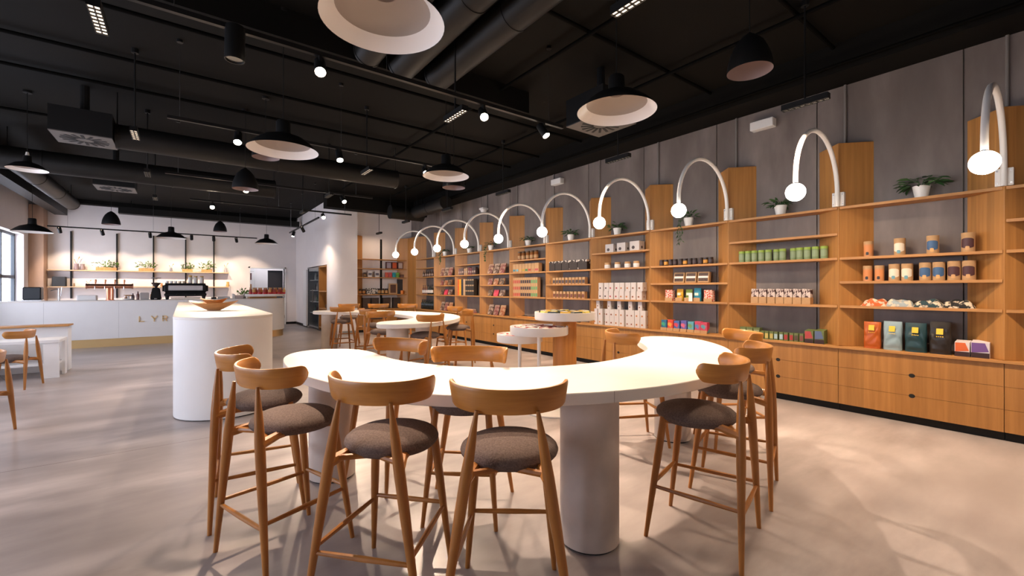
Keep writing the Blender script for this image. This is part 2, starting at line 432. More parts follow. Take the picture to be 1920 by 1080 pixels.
# ------------------------------------------------------------------ curved tables
ZT = .92
OUT = [(0.58, 3.56), (0.638, 3.80), (0.745, 3.96), (0.90, 4.02), (1.06, 3.97), (1.185, 3.84), (1.245, 3.64), (1.245, 3.364), (1.265, 3.093), (1.338, 2.849), (1.467, 2.621),
       (1.642, 2.427), (1.876, 2.263), (2.179, 2.164), (2.40, 2.135), (2.657, 2.154), (2.968, 2.227), (3.236, 2.345), (3.452, 2.536), (3.69, 2.79), (3.90, 2.92), (4.10, 2.93),
       (4.259, 2.776), (4.262, 2.492), (4.04, 2.154), (3.72, 1.86), (3.30, 1.62), (2.92, 1.45), (2.536, 1.385), (2.141, 1.396), (1.773, 1.485), (1.506, 1.607), (1.276, 1.746), (1.086, 1.888),
       (0.936, 2.055), (0.796, 2.277), (0.665, 2.561), (0.58, 2.927), (0.556, 3.24)]
def curved_table(outline, cols, label, seams):
    t = thing('curved_table', label, 'table', (cols[0][0], cols[0][1], 0), group=None)
    ox, oy = cols[0]
    P = [(x - ox, y - oy) for x, y in catmull(outline, 4)]
    MB().prism(P, ZT - .062, ZT).build('tabletop', TABLEW, t, bevel=.004)
    for x, y in cols:
        MB().lathe([(.168, .012), (.168, ZT - .062)], 48, (x - ox, y - oy, 0)).build('column', TABLEP, t)
        MB().lathe([(.158, 0), (.158, .013)], 32, (x - ox, y - oy, 0)).build('foot_ring', RUBBER, t)
    if seams:
        o = bx(-.0015, .0015, -.0012, .004, ZT - .060, ZT - .002).build('panel_joint', paint(.45, .40, .36), t, smooth=0); o.location = (seams[0] - ox, seams[1] - oy, 0); o.rotation_euler = (0, 0, seams[2])
    return t
curved_table(OUT, [(1.875, 1.755), (.92, 3.55), (3.79, 2.46)], 'large white curved bar table on round columns in the foreground', (1.773, 1.4855, -.32))
CL = [(2.62, 6.38), (3.2, 6.62), (3.72, 7.25), (3.93, 8.1), (3.82, 9.0), (3.45, 9.85), (2.7, 10.62)]
def offset_loop(cl, w):
    pts = [Vector(p) for p in cl]; L = []; R = []
    for i, p in enumerate(pts):
        t = (pts[min(i + 1, len(pts) - 1)] - pts[max(i - 1, 0)]).normalized(); n = Vector((-t.y, t.x))
        L.append(p + n * w[i]); R.append(p - n * w[i])
    t0 = (pts[1] - pts[0]).normalized(); t1 = (pts[-1] - pts[-2]).normalized()
    a = pts[0] - t0 * w[0] * .9; b = pts[-1] + t1 * w[-1] * .9
    return [tuple(p) for p in L] + [tuple(b)] + [tuple(p) for p in R[::-1]] + [tuple(a)]
curved_table(offset_loop(CL, [.40, .40, .42, .46, .44, .42, .42]), [(2.66, 6.52), (3.95, 8.3), (2.62, 10.35)], 'white C-shaped bar table further back, in front of the white pier', None)

# ------------------------------------------------------------------ tiered round display
t = thing('tiered_display', 'tiered display stand of three round white trays round a wooden column', 'display stand', (3.62, 3.95, 0))
MB().lathe([(.48, 0), (.48, .018)], 48).build('base_plate', TABLEW, t, bevel=.003)
MB().lathe([(.145, .018), (.145, 1.06)], 36, (.14, -.02, 0)).build('wooden_column', COLW, t)
def tray(cx, cy, z, r, leg):
    MB().lathe([(r * .98, -.085), (r, -.075), (r, .012), (r - .012, .012), (r - .014, -.004), (.01, -.004)], 56, (cx, cy, z), close=False).add([], []).build('tray', TABLEW, t)
    MB().lathe([(.01, -.085), (r * .98, -.085)], 56, (cx, cy, z), close=False).build('tray_underside', TABLEW, t)
    if leg: MB().tube([(cx, cy, .018), (cx, cy, z - .08)], .022, 14).build('tray_leg', TABLEW, t)
tray(.14, -.02, 1.145, .37, False)
tray(-.24, .02, .985, .345, True)
tray(-.22, .42, .86, .29, True)
YEL = paint(.75, .45, .05); DKG = paint(.02, .03, .02)
def packet_pile(cx, cy, z, r, cols, n, name, label, group, size, words):
    me = {}
    for c in cols:
        mb = MB(); a, b, h = size
        mb.hexa([(-a, -b, 0), (a, -b, 0), (a, b, 0), (-a, b, 0), (-a * .86, -b * .9, h), (a * .86, -b * .9, h), (a * .86, b * .9, h), (-a * .86, b * .9, h)])
        mb.box(-a * .5, a * .5, -b * .55, b * .55, h, h + .0015, mi=1)
        me[c] = mb.mesh(name, [c, paint(.8, .75, .65)])
    for i in range(n):
        ring = 0 if i < n * .3 else 1
        k = i if ring == 0 else i - int(n * .3)
        tot = int(n * .3) if ring == 0 else n - int(n * .3)
        rr = r * (.36 if ring == 0 else .76); a = 2 * PI * k / max(1, tot) + ring * .3
        o = link(name, me[cols[i % len(cols)]], None, (cx + rr * math.cos(a), cy + rr * math.sin(a), z), a + PI / 2)
        tag(o, words[i % len(cols)] + label, 'packet', group)
packet_pile(3.76, 3.93, 1.142, .36, [YEL, DKG, paint(.82, .66, .12), DKG], 17, 'snack_packet', ' packet lying on the top tray of the round display', 'packets on the highest round tray', (.062, .04, .028), ['small orange-yellow', 'small black', 'small lemon-yellow', 'small black'])
packet_pile(3.38, 3.97, .982, .33, [paint(.30, .05, .05), paint(.75, .7, .68), paint(.22, .03, .03)], 15, 'chocolate_bar', ' flat bar on the middle round tray', 'bars on the middle round tray', (.07, .045, .012), ['dark red', 'white', 'deep maroon'])
packet_pile(3.40, 4.37, .857, .27, [paint(.75, .03, .05), paint(.85, .80, .78)], 13, 'chocolate_bar', ' flat bar on the lowest round tray', 'bars on the lowest round tray', (.06, .04, .012), ['bright red', 'white'])

# ------------------------------------------------------------------ shelving wall
XF = 6.2; PH = .275; ZTOP = 2.41; ZCT = .765
UP = [0.515 + 1.31 * k for k in range(-1, 11)]
unit = thing('wall_shelving', 'long oak shelving with tall angular uprights along the concrete wall', 'shelving', (XF, 6.2, 0))
def loc(y): return y - 6.2
for k, y in enumerate(UP[:-1]):
    Y = loc(y)
    MB().prism([(0, Y), (.25, Y - PH), (.25, Y + PH)], ZCT, 3.165).build('upright', OAK, unit, bevel=.003, smooth=0)
MB().prism([(0, loc(UP[-1])), (.25, loc(UP[-1]) - PH), (.25, 8.34), (-.28, 8.34), (0, 8.09)], ZCT, 3.165).build('corner_panel', OAK, unit, smooth=0)
EVEN = [1.245, 1.53, 1.81]; ODD = [1.245, 1.81, 2.10]
SH = {}
for k in range(len(UP) - 1):
    a, b = UP[k], UP[k + 1]
    hs = ODD if k % 2 == 0 else EVEN
    SH[k] = hs
    for z in hs + [ZTOP]:
        e = .004
        MB().prism([(.003, loc(a) + .012), (.003, loc(b) - .012), (.248, loc(b) - PH - e), (.248, loc(a) + PH + e)], z - .028, z).build('shelf', OAKH, unit, smooth=0)
# worktop and base cabinets
tag(bx(XF - .03, XR - .002, UP[0], 13.61, ZCT - .028, ZCT - .0005).build('worktop', OAKH, bevel=.002), 'long oak worktop running over the drawer cabinets below the shelves', 'worktop')
CABN = ['at the right frame edge', 'under the coloured coffee bags', 'under the green tea tins', 'under the bright packs in kraft trays', 'under the stacked white boxes', 'behind the tiered round display',
        'under the rows of kraft boxes', 'fourth from the far corner', 'third from the far corner', 'second from the far corner', 'under the dark wine bottles']
ZD0 = .085
for k in range(len(UP) - 1):
    a, b = UP[k], UP[k + 1]; c = (a + b) / 2
    t = thing('drawer_cabinet', 'oak three-drawer base cabinet ' + CABN[k], 'cabinet', (XF, c, 0), group='drawer cabinets along the concrete wall')
    bx(.02, .245, -.653, .653, ZD0, ZCT - .03).build('body', OAK, t, smooth=0)
    bx(.045, .24, -.653, .653, 0, ZD0).build('plinth', RUBBER, t, smooth=0)
    dh = (ZCT - .032 - ZD0) / 3
    for j in range(3):
        z0 = ZD0 + j * dh
        dr = bx(-.004, .0195, -.6525, .6525, z0 + .0015, z0 + dh - .0015).build('drawer', OAK, t, smooth=0)
        if j: 
            hm = MB(); n = 18
            hm.add([(-.0048, .026 * math.cos(2 * PI * i / n), z0 + .022 * math.sin(2 * PI * i / n)) for i in range(n)] + [(-.0030, .026 * math.cos(2 * PI * i / n), z0 + .022 * math.sin(2 * PI * i / n)) for i in range(n)],
                   [tuple(range(n)), tuple(range(2 * n - 1, n - 1, -1))] + [(i, (i + 1) % n, n + (i + 1) % n, n + i) for i in range(n)])
            hm.build('finger_hole', RUBBER, dr, smooth=0)
# unit across the far end
bu = thing('corner_shelving', 'oak shelf unit facing the room at the far corner by the white pier', 'shelving', (4.45, 14.3, 0))
MB().prism([(.003, 0), (.003, .25), (.27, .25)], ZCT, 3.165).build('upright', OAK, bu, smooth=0)
for z in [1.245, 1.81, 2.10, ZTOP]:
    MB().prism([(.012, .003), (1.72, .003), (1.47, .248), (.275, .248)], z - .028, z).build('shelf', OAKX, bu, smooth=0)
bx(.003, 1.745, .004, .25, .085, ZCT - .001).build('base_cabinet', OAK, bu, smooth=0)
bx(1.746, 1.995, -.67, .25, 0, ZCT - .001).build('corner_base', OAK, bu, smooth=0)
bx(.003, 1.745, .04, .25, 0, .085).build('plinth', RUBBER, bu, smooth=0)
tag(bx(5.32, 5.39, 14.5485, 14.5595, .8, 3.1).build('cable_riser', BLACKM), 'black vertical riser pole behind the corner shelf unit', 'pole')
# concrete baffle seam is the panel joints; white vent boxes on the wall
for y, z, lab in ((2.75, 3.70, 'white wall sounder box below the beam, nearest'), (6.9, 3.72, 'white wall sounder box below the beam, far'), (4.0, 0, None)):
    if lab: tag(bx(XR - .12, XR - .002, y - .15, y + .15, z - .06, z + .06).build('wall_box', WPLAST, bevel=.008), lab, 'alarm box')
o = thing('security_camera', 'white dome security camera high on the concrete wall', 'camera', (XR, 9.72, 3.52))
MB().lathe([(.01, -.09), (.06, -.075), (.085, -.03), (.09, 0)], 20, (-.1, 0, 0)).build('dome', WPLAST, o)
bx(-.19, -.002, -.09, .09, 0, .05).build('bracket', WPLAST, o, bevel=.01)

for i, y in enumerate(UP[1:-1]):
    tag(MB().tube([(XR - .016, y, 3.166), (XR - .016, y, 3.919)], .014, 10).build('wall_conduit', mat('grey_conduit', (.20, .185, .175), .5)), 'grey vertical conduit above the %s oak upright from the right' % ORD[i], 'conduit', 'wall conduits')
# ------------------------------------------------------------------ arch lamps on the shelving
def make_arch(label):
    t = thing('arch_lamp', label, 'lamp', group='white arch lamps on the shelving')
    path = [(-.002, 0, 0), (-.002, 0, .10)] + [(-.602 + .60 * math.cos(a), 0, .155 + .60 * math.sin(a)) for a in [PI * i / 28 for i in range(29)]] + [(-1.202, 0, .11)]
    path = [(x - .032, y, z) for x, y, z in path]
    MB().tube(path, .024, 14, up=(0, 1, 0)).build('arched_tube', WPLAST, t)
    MB().tube([(-1.234, 0, .112), (-1.234, 0, .085)], .022, 12).build('socket', CHROME, t)
    pr = [(.09 * math.sin(PI * i / 14), -.09 * math.cos(PI * i / 14)) for i in range(1, 14)]
    MB().lathe(pr, 24, (-1.234, 0, .012)).build('globe_bulb', BULB, t)
    MB().hexa([(-.012, -.06, .005), (.04, -.06, .005), (.04, .06, .005), (-.012, .06, .005), (-.012, -.06, .17), (.04, -.06, .17), (.04, .06, .17), (-.012, .06, .17)]).build('bracket', WPLAST, t, bevel=.003)
    for yy in (-.045, .045):
        for zz in (.03, .145): MB().tube([(-.0155, yy, zz), (-.0115, yy, zz)], .007, 8).build('screw', CHROME, t)
    L = bpy.data.lights.new('globe_light', 'POINT'); L.energy = BULB_W; L.color = (1, .87, .70); L.shadow_soft_size = .1
    lo = bpy.data.objects.new('globe_light', L); C.objects.link(lo); lo.parent = t; lo.location = (-1.234, 0, -.09)
    return t
arch = make_arch('')
for i, y in enumerate(UP[1:]):
    lab = 'white arched tube lamp with glowing globe, %s along the shelving from the right' % ORD[i]
    if i == 0: arch.location = (XF, y, ZTOP); arch['label'] = lab
    elif i < 10: dup(arch, (XF, y, ZTOP), 0, lab)

# ------------------------------------------------------------------ plants
lf = MB(); lf.add([(0, 0, 0), (.018, .03, .004), (.014, .065, .002), (0, .095, -.010), (-.014, .065, .002), (-.018, .03, .004), (0, .035, -.004), (0, .07, -.006)],
                  [(0, 1, 6), (1, 2, 7, 6), (2, 3, 7), (3, 4, 7), (4, 5, 6, 7), (5, 0, 6)])
LEAFME = lf.mesh('leaf', LEAF)
potm = MB().lathe([(.052, 0), (.075, .13), (.068, .13), (.066, .115), (.01, .115)], 28, close=False).add([(.052 * math.cos(2 * PI * i / 28), .052 * math.sin(2 * PI * i / 28), 0) for i in range(28)], [tuple(range(27, -1, -1))]).mesh('pot', POT)
soilm = MB().lathe([(.01, 0), (.066, 0), (.066, .004)], 20, (0, 0, .112)).mesh('soil', SOIL)
def potted(x, y, z, label, n, spread, h, seed, trail=0, sc=1.0):
    rnd = random.Random(seed)
    t = thing('potted_plant', label, 'plant', (x, y, z), group='potted plants on the top shelf'); n = int(n * 1.5)
    link('pot', potm, t); link('soil', soilm, t)
    for i in range(n):
        a = rnd.uniform(0, 2 * PI); r = spread * math.sqrt(rnd.random()); zz = .12 + h * rnd.random() * (1 - .5 * r / spread)
        o = link('leaf', LEAFME, t)
        fx = r * math.cos(a); fy = r * math.sin(a)
        fx = min(fx, .045)
        o.location = (fx, fy, zz + .01); o.rotation_euler = (rnd.uniform(-.6, .5), rnd.uniform(-.5, .5), a - PI / 2); s = sc * rnd.uniform(.7, 1.25); o.scale = (s, s, s)
    st = MB()
    for i in range(6):
        a = rnd.uniform(0, 2 * PI); st.tube([(0, 0, .11), (.02 * math.cos(a), .03 * math.sin(a), .12 + h * .5), (min(.05, spread * .7 * math.cos(a)), spread * .7 * math.sin(a), .13 + h * .7)], .0025, 5)
    st.build('stems', LEAF, t)
    if trail:
        vi = MB()
        for j in range(3):
            y0 = .05 + .03 * j; p = [(-.05, y0 * .6, .13), (-.105, y0, .10)]
            L = trail * rnd.uniform(.55, 1)
            for q in range(1, 7): p.append((-.12 - .01 * math.sin(q), y0 + .02 * math.sin(q * 1.7 + j), .08 - L * q / 6))
            vi.tube(p, .0025, 5)
            for (px_, py_, pz_) in p[1:]:
                for e in (-1, 1):
                    if rnd.random() < .75:
                        o = link('leaf', LEAFME, t); o.location = (px_ - .004, py_, pz_); o.rotation_euler = (rnd.uniform(-1.4, -.6), rnd.uniform(-.4, .4), e * 1.2 + PI * .5); s = rnd.uniform(.45, .75); o.scale = (s, s, s)
        vi.build('vine', LEAF, t)
    return t
potted(6.32, 1.117, ZTOP, 'spreading green plant in white pot, nearest on the top shelf', 34, .17, .12, 1, sc=1.15)
potted(6.32, 2.50, ZTOP, 'small fern in white pot beside the second globe lamp', 26, .13, .10, 2)
potted(6.29, 3.80, ZTOP, 'trailing ivy in white pot hanging over shelf above the amber jars', 16, .12, .10, 3, .36)
potted(6.32, 5.228, ZTOP, 'leafy plant in white pot above the white boxes bay', 30, .14, .12, 4)
potted(6.32, 6.424, ZTOP, 'leafy plant in white pot above the dark striped boxes', 28, .13, .12, 5)
potted(6.32, 7.807, ZTOP, 'leafy plant in white pot above the kraft box rows', 24, .12, .12, 6)
potted(6.29, 9.289, ZTOP, 'trailing ivy in white pot, middle of the three trailing plants', 14, .12, .10, 7, .34)
potted(6.32, 10.384, ZTOP, 'small pale potted plant above the orange and black books', 14, .10, .10, 8)
potted(6.29, 11.748, ZTOP, 'trailing ivy furthest along the top shelf', 22, .16, .10, 9, .30)

# ------------------------------------------------------------------ products: fronts face -X locally
def place(name, parts, label, cat, x, y, z, rz=0.0, group=None, tilt=0.0):
    """parts: list of (part name, mesh); first is the body"""
    if len(parts) == 1:
        o = link(name, parts[0][1], None, (x, y, z), rz); tag(o, label, cat, group)
    else:
        o = thing(name, label, cat, (x, y, z), rz, group)
        for pn, me in parts: link(pn, me, o)
    if tilt: o.rotation_euler = (0, tilt, rz)
    return o
def can_parts(r, h, body, lid, lab, extra=None):
    P = [('body', MB().lathe([(r, 0), (r, h * .80)], 24).mesh('can_body', body)),
         ('lid', MB().lathe([(r * 1.02, h * .80), (r * 1.02, h * .995), (r * .96, h)], 24).mesh('can_lid', lid))]
    if lab:
        def patch(a0, z0, z1, m, q):
            n = 10; vs = []; 
            for i in range(n + 1):
                a = PI - a0 + 2 * a0 * i / n
                bul = 1 - .28 * abs(2 * i / n - 1) ** 3
                zc = (z0 + z1) / 2; hh = (z1 - z0) / 2 * bul
                for zz in (zc - hh, zc + hh): vs.append((r * q * math.cos(a), r * q * math.sin(a), zz))
            return MB().add(vs, [(2 * i, 2 * i + 2, 2 * i + 3, 2 * i + 1) for i in range(n)]).mesh('can_label', m)
        P.append(('label', patch(1.05, h * .20, h * .72, lab, 1.012)))
        if extra: P.append(('emblem', patch(.3, h * .10, h * .30, extra, 1.03)))
    return P
CANT = {'orange': can_parts(.043, .175, paint(.56, .25, .10), KRAFT, paint(.62, .24, .08), paint(.03, .03, .03)),
        'cream': can_parts(.049, .185, KRAFT, KRAFT, paint(.80, .70, .55), paint(.15, .35, .42)),
        'blue': can_parts(.049, .19, KRAFT, KRAFT, paint(.05, .12, .25), paint(.7, .4, .15)),
        'maroon': can_parts(.050, .195, KRAFT, KRAFT, paint(.07, .025, .03), paint(.6, .35, .15))}
for c, y in zip(('orange', 'cream', 'blue', 'maroon'), (1.565, 1.29, 1.024, .765)):
    place('paper_canister', CANT[c], 'single kraft canister with %s label on the shelf above the paired canisters' % c, 'canister', 6.30, y, 1.81, group='kraft canisters in the near bay')
for i, (c, y) in enumerate(zip(('orange', 'orange', 'cream', 'cream', 'blue', 'blue', 'maroon', 'maroon'), (1.571, 1.465, 1.335, 1.228, 1.082, .978, .865, .760))):
    place('paper_canister', CANT[c], 'kraft canister with %s label, %s of its pair in the row of eight' % (c, ('left', 'right')[i % 2]), 'canister', 6.30, y, 1.53, group='kraft canisters in the near bay')
def spotted(name, c1, c2, scale, sharp=.04):
    return noisy(name, c1, c2, (scale,) * 3, .85, 0, 2, lo=.5 - sharp, hi=.5 + sharp)
def pouch_mesh(w, d, h, seed):
    rnd = random.Random(seed); n, k = 14, 8; m = MB(); vs = []; fs = []
    for j in range(k + 1):
        for i in range(n + 1):
            u, v = i / n * 2 - 1, j / k * 2 - 1
            e = max(0, 1 - abs(u) ** 3) * max(0, 1 - abs(v) ** 3)
            z = .006 + h * e ** .55 * (.8 + .28 * math.sin(4 * u + seed) * math.cos(3 * v + seed * 2))
            vs.append((v * d / 2 * (1 + .08 * math.sin(3 * u + seed)), u * w / 2, z))
    nb = len(vs)
    vs += [(x, y, 0) for x, y, z in vs]
    for j in range(k):
        for i in range(n):
            a = j * (n + 1) + i
            fs.append((a, a + 1, a + n + 2, a + n + 1)); fs.append((nb + a, nb + a + n + 1, nb + a + n + 2, nb + a + 1))
    for i in range(n): fs.append((i, nb + i, nb + i + 1, i + 1)); b = k * (n + 1) + i; fs.append((b, b + 1, nb + b + 1, nb + b))
    for j in range(k): a = j * (n + 1); fs.append((a, a + n + 1, nb + a + n + 1, nb + a)); b = a + n; fs.append((b, nb + b, nb + b + n + 1, b + n + 1))
    return m.add(vs, fs)
for i, (y, c, nm) in enumerate(((1.508, (.55, .12, .03), 'orange and cream'), (1.29, (.30, .36, .38), 'pale grey and cream'), (1.06, (.02, .05, .06), 'dark teal and cream'), (.835, (.012, .012, .012), 'black and cream'))):
    o = pouch_mesh(.235, .16, .085, i + 1).build('fabric_pouch', spotted('pouch_cloth_%d' % i, c, (.62, .53, .40), 17), smooth=60)
    o.location = (6.325, y, 1.245); tag(o, '%s patterned cloth pouch lying on the shelf' % nm, 'pouch', 'cloth pouches in the near bay')
def bag_mesh(w, d, h, seed):
    n, k = 12, 22; m = MB(); vs = []; fs = []
    ring = 32
    for j in range(k + 1):
        v = j / k
        dd = d * (.9 if v < .1 else 1) * (1 - .88 * max(0, (v - .45) / .55) ** 1.4); ww = w * (1 + .02 * math.sin(v * 9 + seed))
        for i in range(ring):
            a = 2 * PI * i / ring
            cx = math.copysign(abs(math.cos(a)) ** .85, math.cos(a)); sx = math.copysign(abs(math.sin(a)) ** .55, math.sin(a))
            wr = .009 * math.sin(17 * v + 4 * math.sin(a * 3 + seed) + seed) * math.sin(PI * min(1, v * 1.1)) * min(1, dd / d * 1.6) * abs(cx)
            vs.append((cx * (dd / 2 + wr) + .0 * v, sx * ww / 2, v * h))
    for j in range(k):
        for i in range(ring):
            l = (i + 1) % ring; fs.append((j * ring + i, j * ring + l, (j + 1) * ring + l, (j + 1) * ring + i))
    fs.append(tuple(range(ring - 1, -1, -1))); fs.append(tuple(k * ring + i for i in range(ring)))
    return m.add(vs, fs)
YLAB = paint(.80, .52, .04)
for i, (y, c, nm, w_, h_) in enumerate(((1.525, (.45, .095, .012), 'orange', .155, .30), (1.345, (.26, .36, .40), 'pale blue', .160, .315), (1.155, (.012, .045, .055), 'dark teal', .175, .31), (.965, (.018, .013, .010), 'dark brown', .165, .335))):
    t = thing('coffee_bag', '%s coffee bag with small yellow label on the worktop' % nm, 'bag', (6.29, y, ZCT), .0, 'coffee bags on the worktop')
    bag_mesh(w_, .10, h_, i).build('bag', paint(*c, .35), t, smooth=70)
    MB().hexa([(-.056, -.028, .205), (-.054, -.028, .205), (-.054, .024, .205), (-.056, .024, .205), (-.044, -.028, .265), (-.042, -.028, .265), (-.042, .024, .265), (-.044, .024, .265)]).build('label', YLAB, t, smooth=0)
    for k in range(4): MB().box(-.0585, -.0565, -.03 + k * .015, -.022 + k * .015, .178, .188).build('label_letter', YLAB, t, smooth=0)
def tray_box(w, d, h, c1, c2, name='box'):
    """display box with slanted open top over packets: body, coloured face, dark front lip"""
    body = MB().hexa([(-d / 2, -w / 2, 0), (d / 2, -w / 2, 0), (d / 2, w / 2, 0), (-d / 2, w / 2, 0), (-d / 2, -w / 2, h * .9), (d / 2, -w / 2, h), (d / 2, w / 2, h), (-d / 2, w / 2, h * .9)]).mesh('box_body', c1)
    face_ = MB().add([(-d / 2 - .0015, -w / 2 + .004, h * .38), (-d / 2 - .0015, w / 2 - .004, h * .30), (-d / 2 - .0015, w / 2 - .004, h * .88), (-d / 2 - .0015, -w / 2 + .03, h * .88)], [(0, 1, 2, 3)]).mesh('box_face', c2)
    lip = MB().prism([(-d / 2 - .006, -w / 2), (-d / 2 - .001, -w / 2), (-d / 2 - .001, w / 2), (-d / 2 - .006, w / 2)], 0, h * .3).mesh('box_lip', paint(.035, .015, .015))
    return [('body', body), ('printed_face', face_), ('lip', lip)]
place('display_box', tray_box(.105, .13, .155, paint(.72, .66, .66), paint(.65, .13, .03)), 'white and orange tea display box on the worktop beside the dark bag', 'box', 6.30, .80, ZCT)
place('display_box', tray_box(.125, .13, .165, paint(.70, .64, .68), paint(.16, .08, .28)), 'white and purple tea display box on the worktop, rightmost in its bay', 'box', 6.30, .675, ZCT)

# bay of green tins
GRN = paint(.19, .27, .13); GRNL = paint(.27, .40, .06)
tin = can_parts(.039, .155, GRN, GRNL, paint(.24, .32, .19))
for i, y in enumerate([2.99, 2.905, 2.82, 2.73, 2.64, 2.555, 2.465, 2.35, 2.265, 2.18, 2.092, 2.0]):
    place('tea_tin', tin, 'green cylindrical tea tin, %s from the left in its row of twelve' % ORD[i], 'tin', 6.30 if i not in (5, 7) else 6.335, y, 1.81, group='green tea tins')
STR = noisy('striped_print', (.06, .02, .02), (.62, .52, .47), (4, 40, 16), .7, 0, 2, lo=.42, hi=.5)
bbody = MB().box(-.05, .05, -.0475, .0475, 0, .085).mesh('carton', KRAFT)
bpk = MB()
for k in range(4): 
    x0 = -.046 + k * .023; bpk.hexa([(x0, -.044, .02), (x0 + .012, -.044, .02), (x0 + .012, .044, .02), (x0, .044, .02), (x0 + .014, -.046, .185), (x0 + .022, -.046, .185), (x0 + .022, .046, .195), (x0 + .014, .046, .195)])
bpkm = bpk.mesh('striped_packets', STR)
for i, y in enumerate([2.805, 2.703, 2.595, 2.49, 2.39, 2.286, 2.184]):
    place('packet_carton', [('carton', bbody), ('packets', bpkm)], 'kraft carton of striped packets, %s from the left of seven' % ORD[i], 'carton', 6.31, y, 1.245, group='kraft cartons of striped packets')
OLV = paint(.12, .16, .05)
def face_box(w, d, h, body, print_, frac=(.15, .75), mid=True):
    m = MB().box(-d / 2, d / 2, -w / 2, w / 2, 0, h)
    m.box(-d / 2 - .0015, -d / 2, -w / 2 * .82, w / 2 * .82, h * frac[0], h * frac[1], mi=1)
    return m.mesh('printed_box', [body, print_])
gb = face_box(.082, .09, .14, OLV, paint(.30, .33, .16), (.45, .8))
for i, y in enumerate([2.965, 2.875, 2.785]):
    place('tea_box', [('box', gb)], 'larger olive tea box at the left end of the worktop row, %s of three' % ORD[i], 'box', 6.32, y, ZCT, group='olive tea boxes')
for i, (y, c) in enumerate(zip([2.70, 2.645, 2.585, 2.53, 2.465, 2.41, 2.345, 2.29, 2.23], [(.35, .1, .04), (.5, .42, .12), (.5, .42, .12), (.35, .5, .55), (.35, .5, .55), (.35, .03, .03), (.35, .03, .03), (.08, .05, .03), (.2, .06, .05)])):
    place('tea_box', [('box', face_box(.046, .08, .105, OLV, paint(*c)))], 'small olive tea box, %s in the low row of nine in kraft trays' % ORD[i], 'box', 6.29, y, ZCT, group='olive tea boxes')
place('display_box', tray_box(.095, .12, .165, OLV, paint(.40, .05, .05)), 'olive display box with red face at the end of the tea row', 'box', 6.29, 2.14, ZCT)
place('display_box', tray_box(.10, .12, .175, OLV, paint(.10, .14, .26)), 'olive display box with blue face, last in the tea row', 'box', 6.29, 2.03, ZCT)

# bay of amber jars, window boxes and bright packs
DJ = paint(.025, .012, .008, .3)
def jar_parts(r, h, lab): 
    return [('jar', MB().lathe([(r * .9, 0), (r, h * .08), (r, h * .78), (r * .86, h * .84)], 18).mesh('jar_glass', DJ)), ('lid', MB().lathe([(r * .93, h * .80), (r * .93, h), (r * .9, h)], 18).mesh('jar_lid', DJ)),
            ('label', MB().lathe([(r * 1.015, h * .16), (r * 1.015, h * .66)], 18, close=False).mesh('jar_label', lab))]
JO, JD = jar_parts(.036, .10, paint(.60, .28, .04)), jar_parts(.036, .10, paint(.05, .035, .04))
for i, y in enumerate([4.28, 4.195, 4.11, 4.03, 3.935, 3.855, 3.775, 3.695, 3.60, 3.52, 3.44]):
    am = i in (1, 5, 9)
    place('preserve_jar', JO if am else JD, 'dark preserve jar with %s label, %s from the left on its shelf' % ('amber' if am else 'black', ORD[i]), 'jar', 6.29, y, 1.81, group='dark preserve jars')
WBX = noisy('chocolate_pieces', (.02, .012, .01), (.10, .05, .03), (60, 60, 60), .5)
wb = [('box', bx(-.03, .03, -.09, .09, 0, .165).mesh('window_box', KRAFT, bevel=.003)), ('window', bx(-.0325, -.030, -.075, .075, .02, .145).mesh('box_window', WBX)), ('sleeve', bx(-.035, -.0326, -.078, .078, .068, .10).mesh('box_sleeve', paint(.75, .68, .66)))]
for i, y in enumerate([3.968, 3.765, 3.562]):
    place('chocolate_box', wb, 'kraft window box of chocolates with white sleeve, %s from the left' % ORD[i], 'box', 6.31, y, 1.53, 0, 'kraft window boxes', .16)
RWP = spotted('red_lattice_print', (.55, .06, .02), (.78, .66, .58), 55)
for i, (y, c, nm, w_, h_, nmm) in enumerate(((4.13, RWP, 'red and white lattice print pack at the left of its shelf', .13, .175, 'snack_box'), (3.955, paint(.72, .38, .02), 'yellow snack bag on a kraft stand', .11, .19, 'snack_bag'), (3.80, paint(.25, .36, .06), 'green snack bag on a kraft stand', .11, .185, 'snack_bag'),
                                         (3.66, paint(.03, .30, .42), 'bright blue snack bag on a kraft stand', .115, .205, 'snack_bag'), (3.47, RWP, 'red and white lattice print pack at the right of its shelf', .13, .175, 'snack_box'))):
    if nmm == 'snack_box':
        place(nmm, [('box', bx(-.04, .04, -w_ / 2, w_ / 2, .0, h_).mesh('lattice_box', c, bevel=.006)), ('stand', bx(-.048, -.042, -w_ / 2, w_ / 2, 0, .05).mesh('stand', KRAFT))], nm, 'box', 6.30, y, 1.245)
    else:
        place(nmm, [('bag', bag_mesh(w_, .06, h_, i).mesh('snack_bag', c, smooth=70)), ('stand', bx(-.05, -.044, -w_ / 2 * 1.05, w_ / 2 * 1.05, 0, .055).mesh('stand', KRAFT)), ('label', bx(-.038, -.033, -w_ / 4, w_ / 4, .09, .13).mesh('label', paint(.8, .75, .6)))], nm, 'bag', 6.31, y, 1.245)
place('price_card', [('card', bx(-.003, .003, -.03, .03, 0, .13).mesh('price_card', paint(.75, .75, .74)))], 'narrow white card standing between the green and blue bags', 'card', 6.235, 3.735, 1.245)
CPK = [((.02, .12, .25), (.05, .35, .2)), ((.6, .06, .03), (.75, .35, .05)), ((.05, .12, .35), (.6, .05, .08)), ((.10, .10, .35), (.6, .12, .2)), ((.1, .35, .45), (.15, .3, .1)), ((.5, .06, .12), (.1, .2, .4)), ((.5, .05, .10), (.1, .3, .35))]
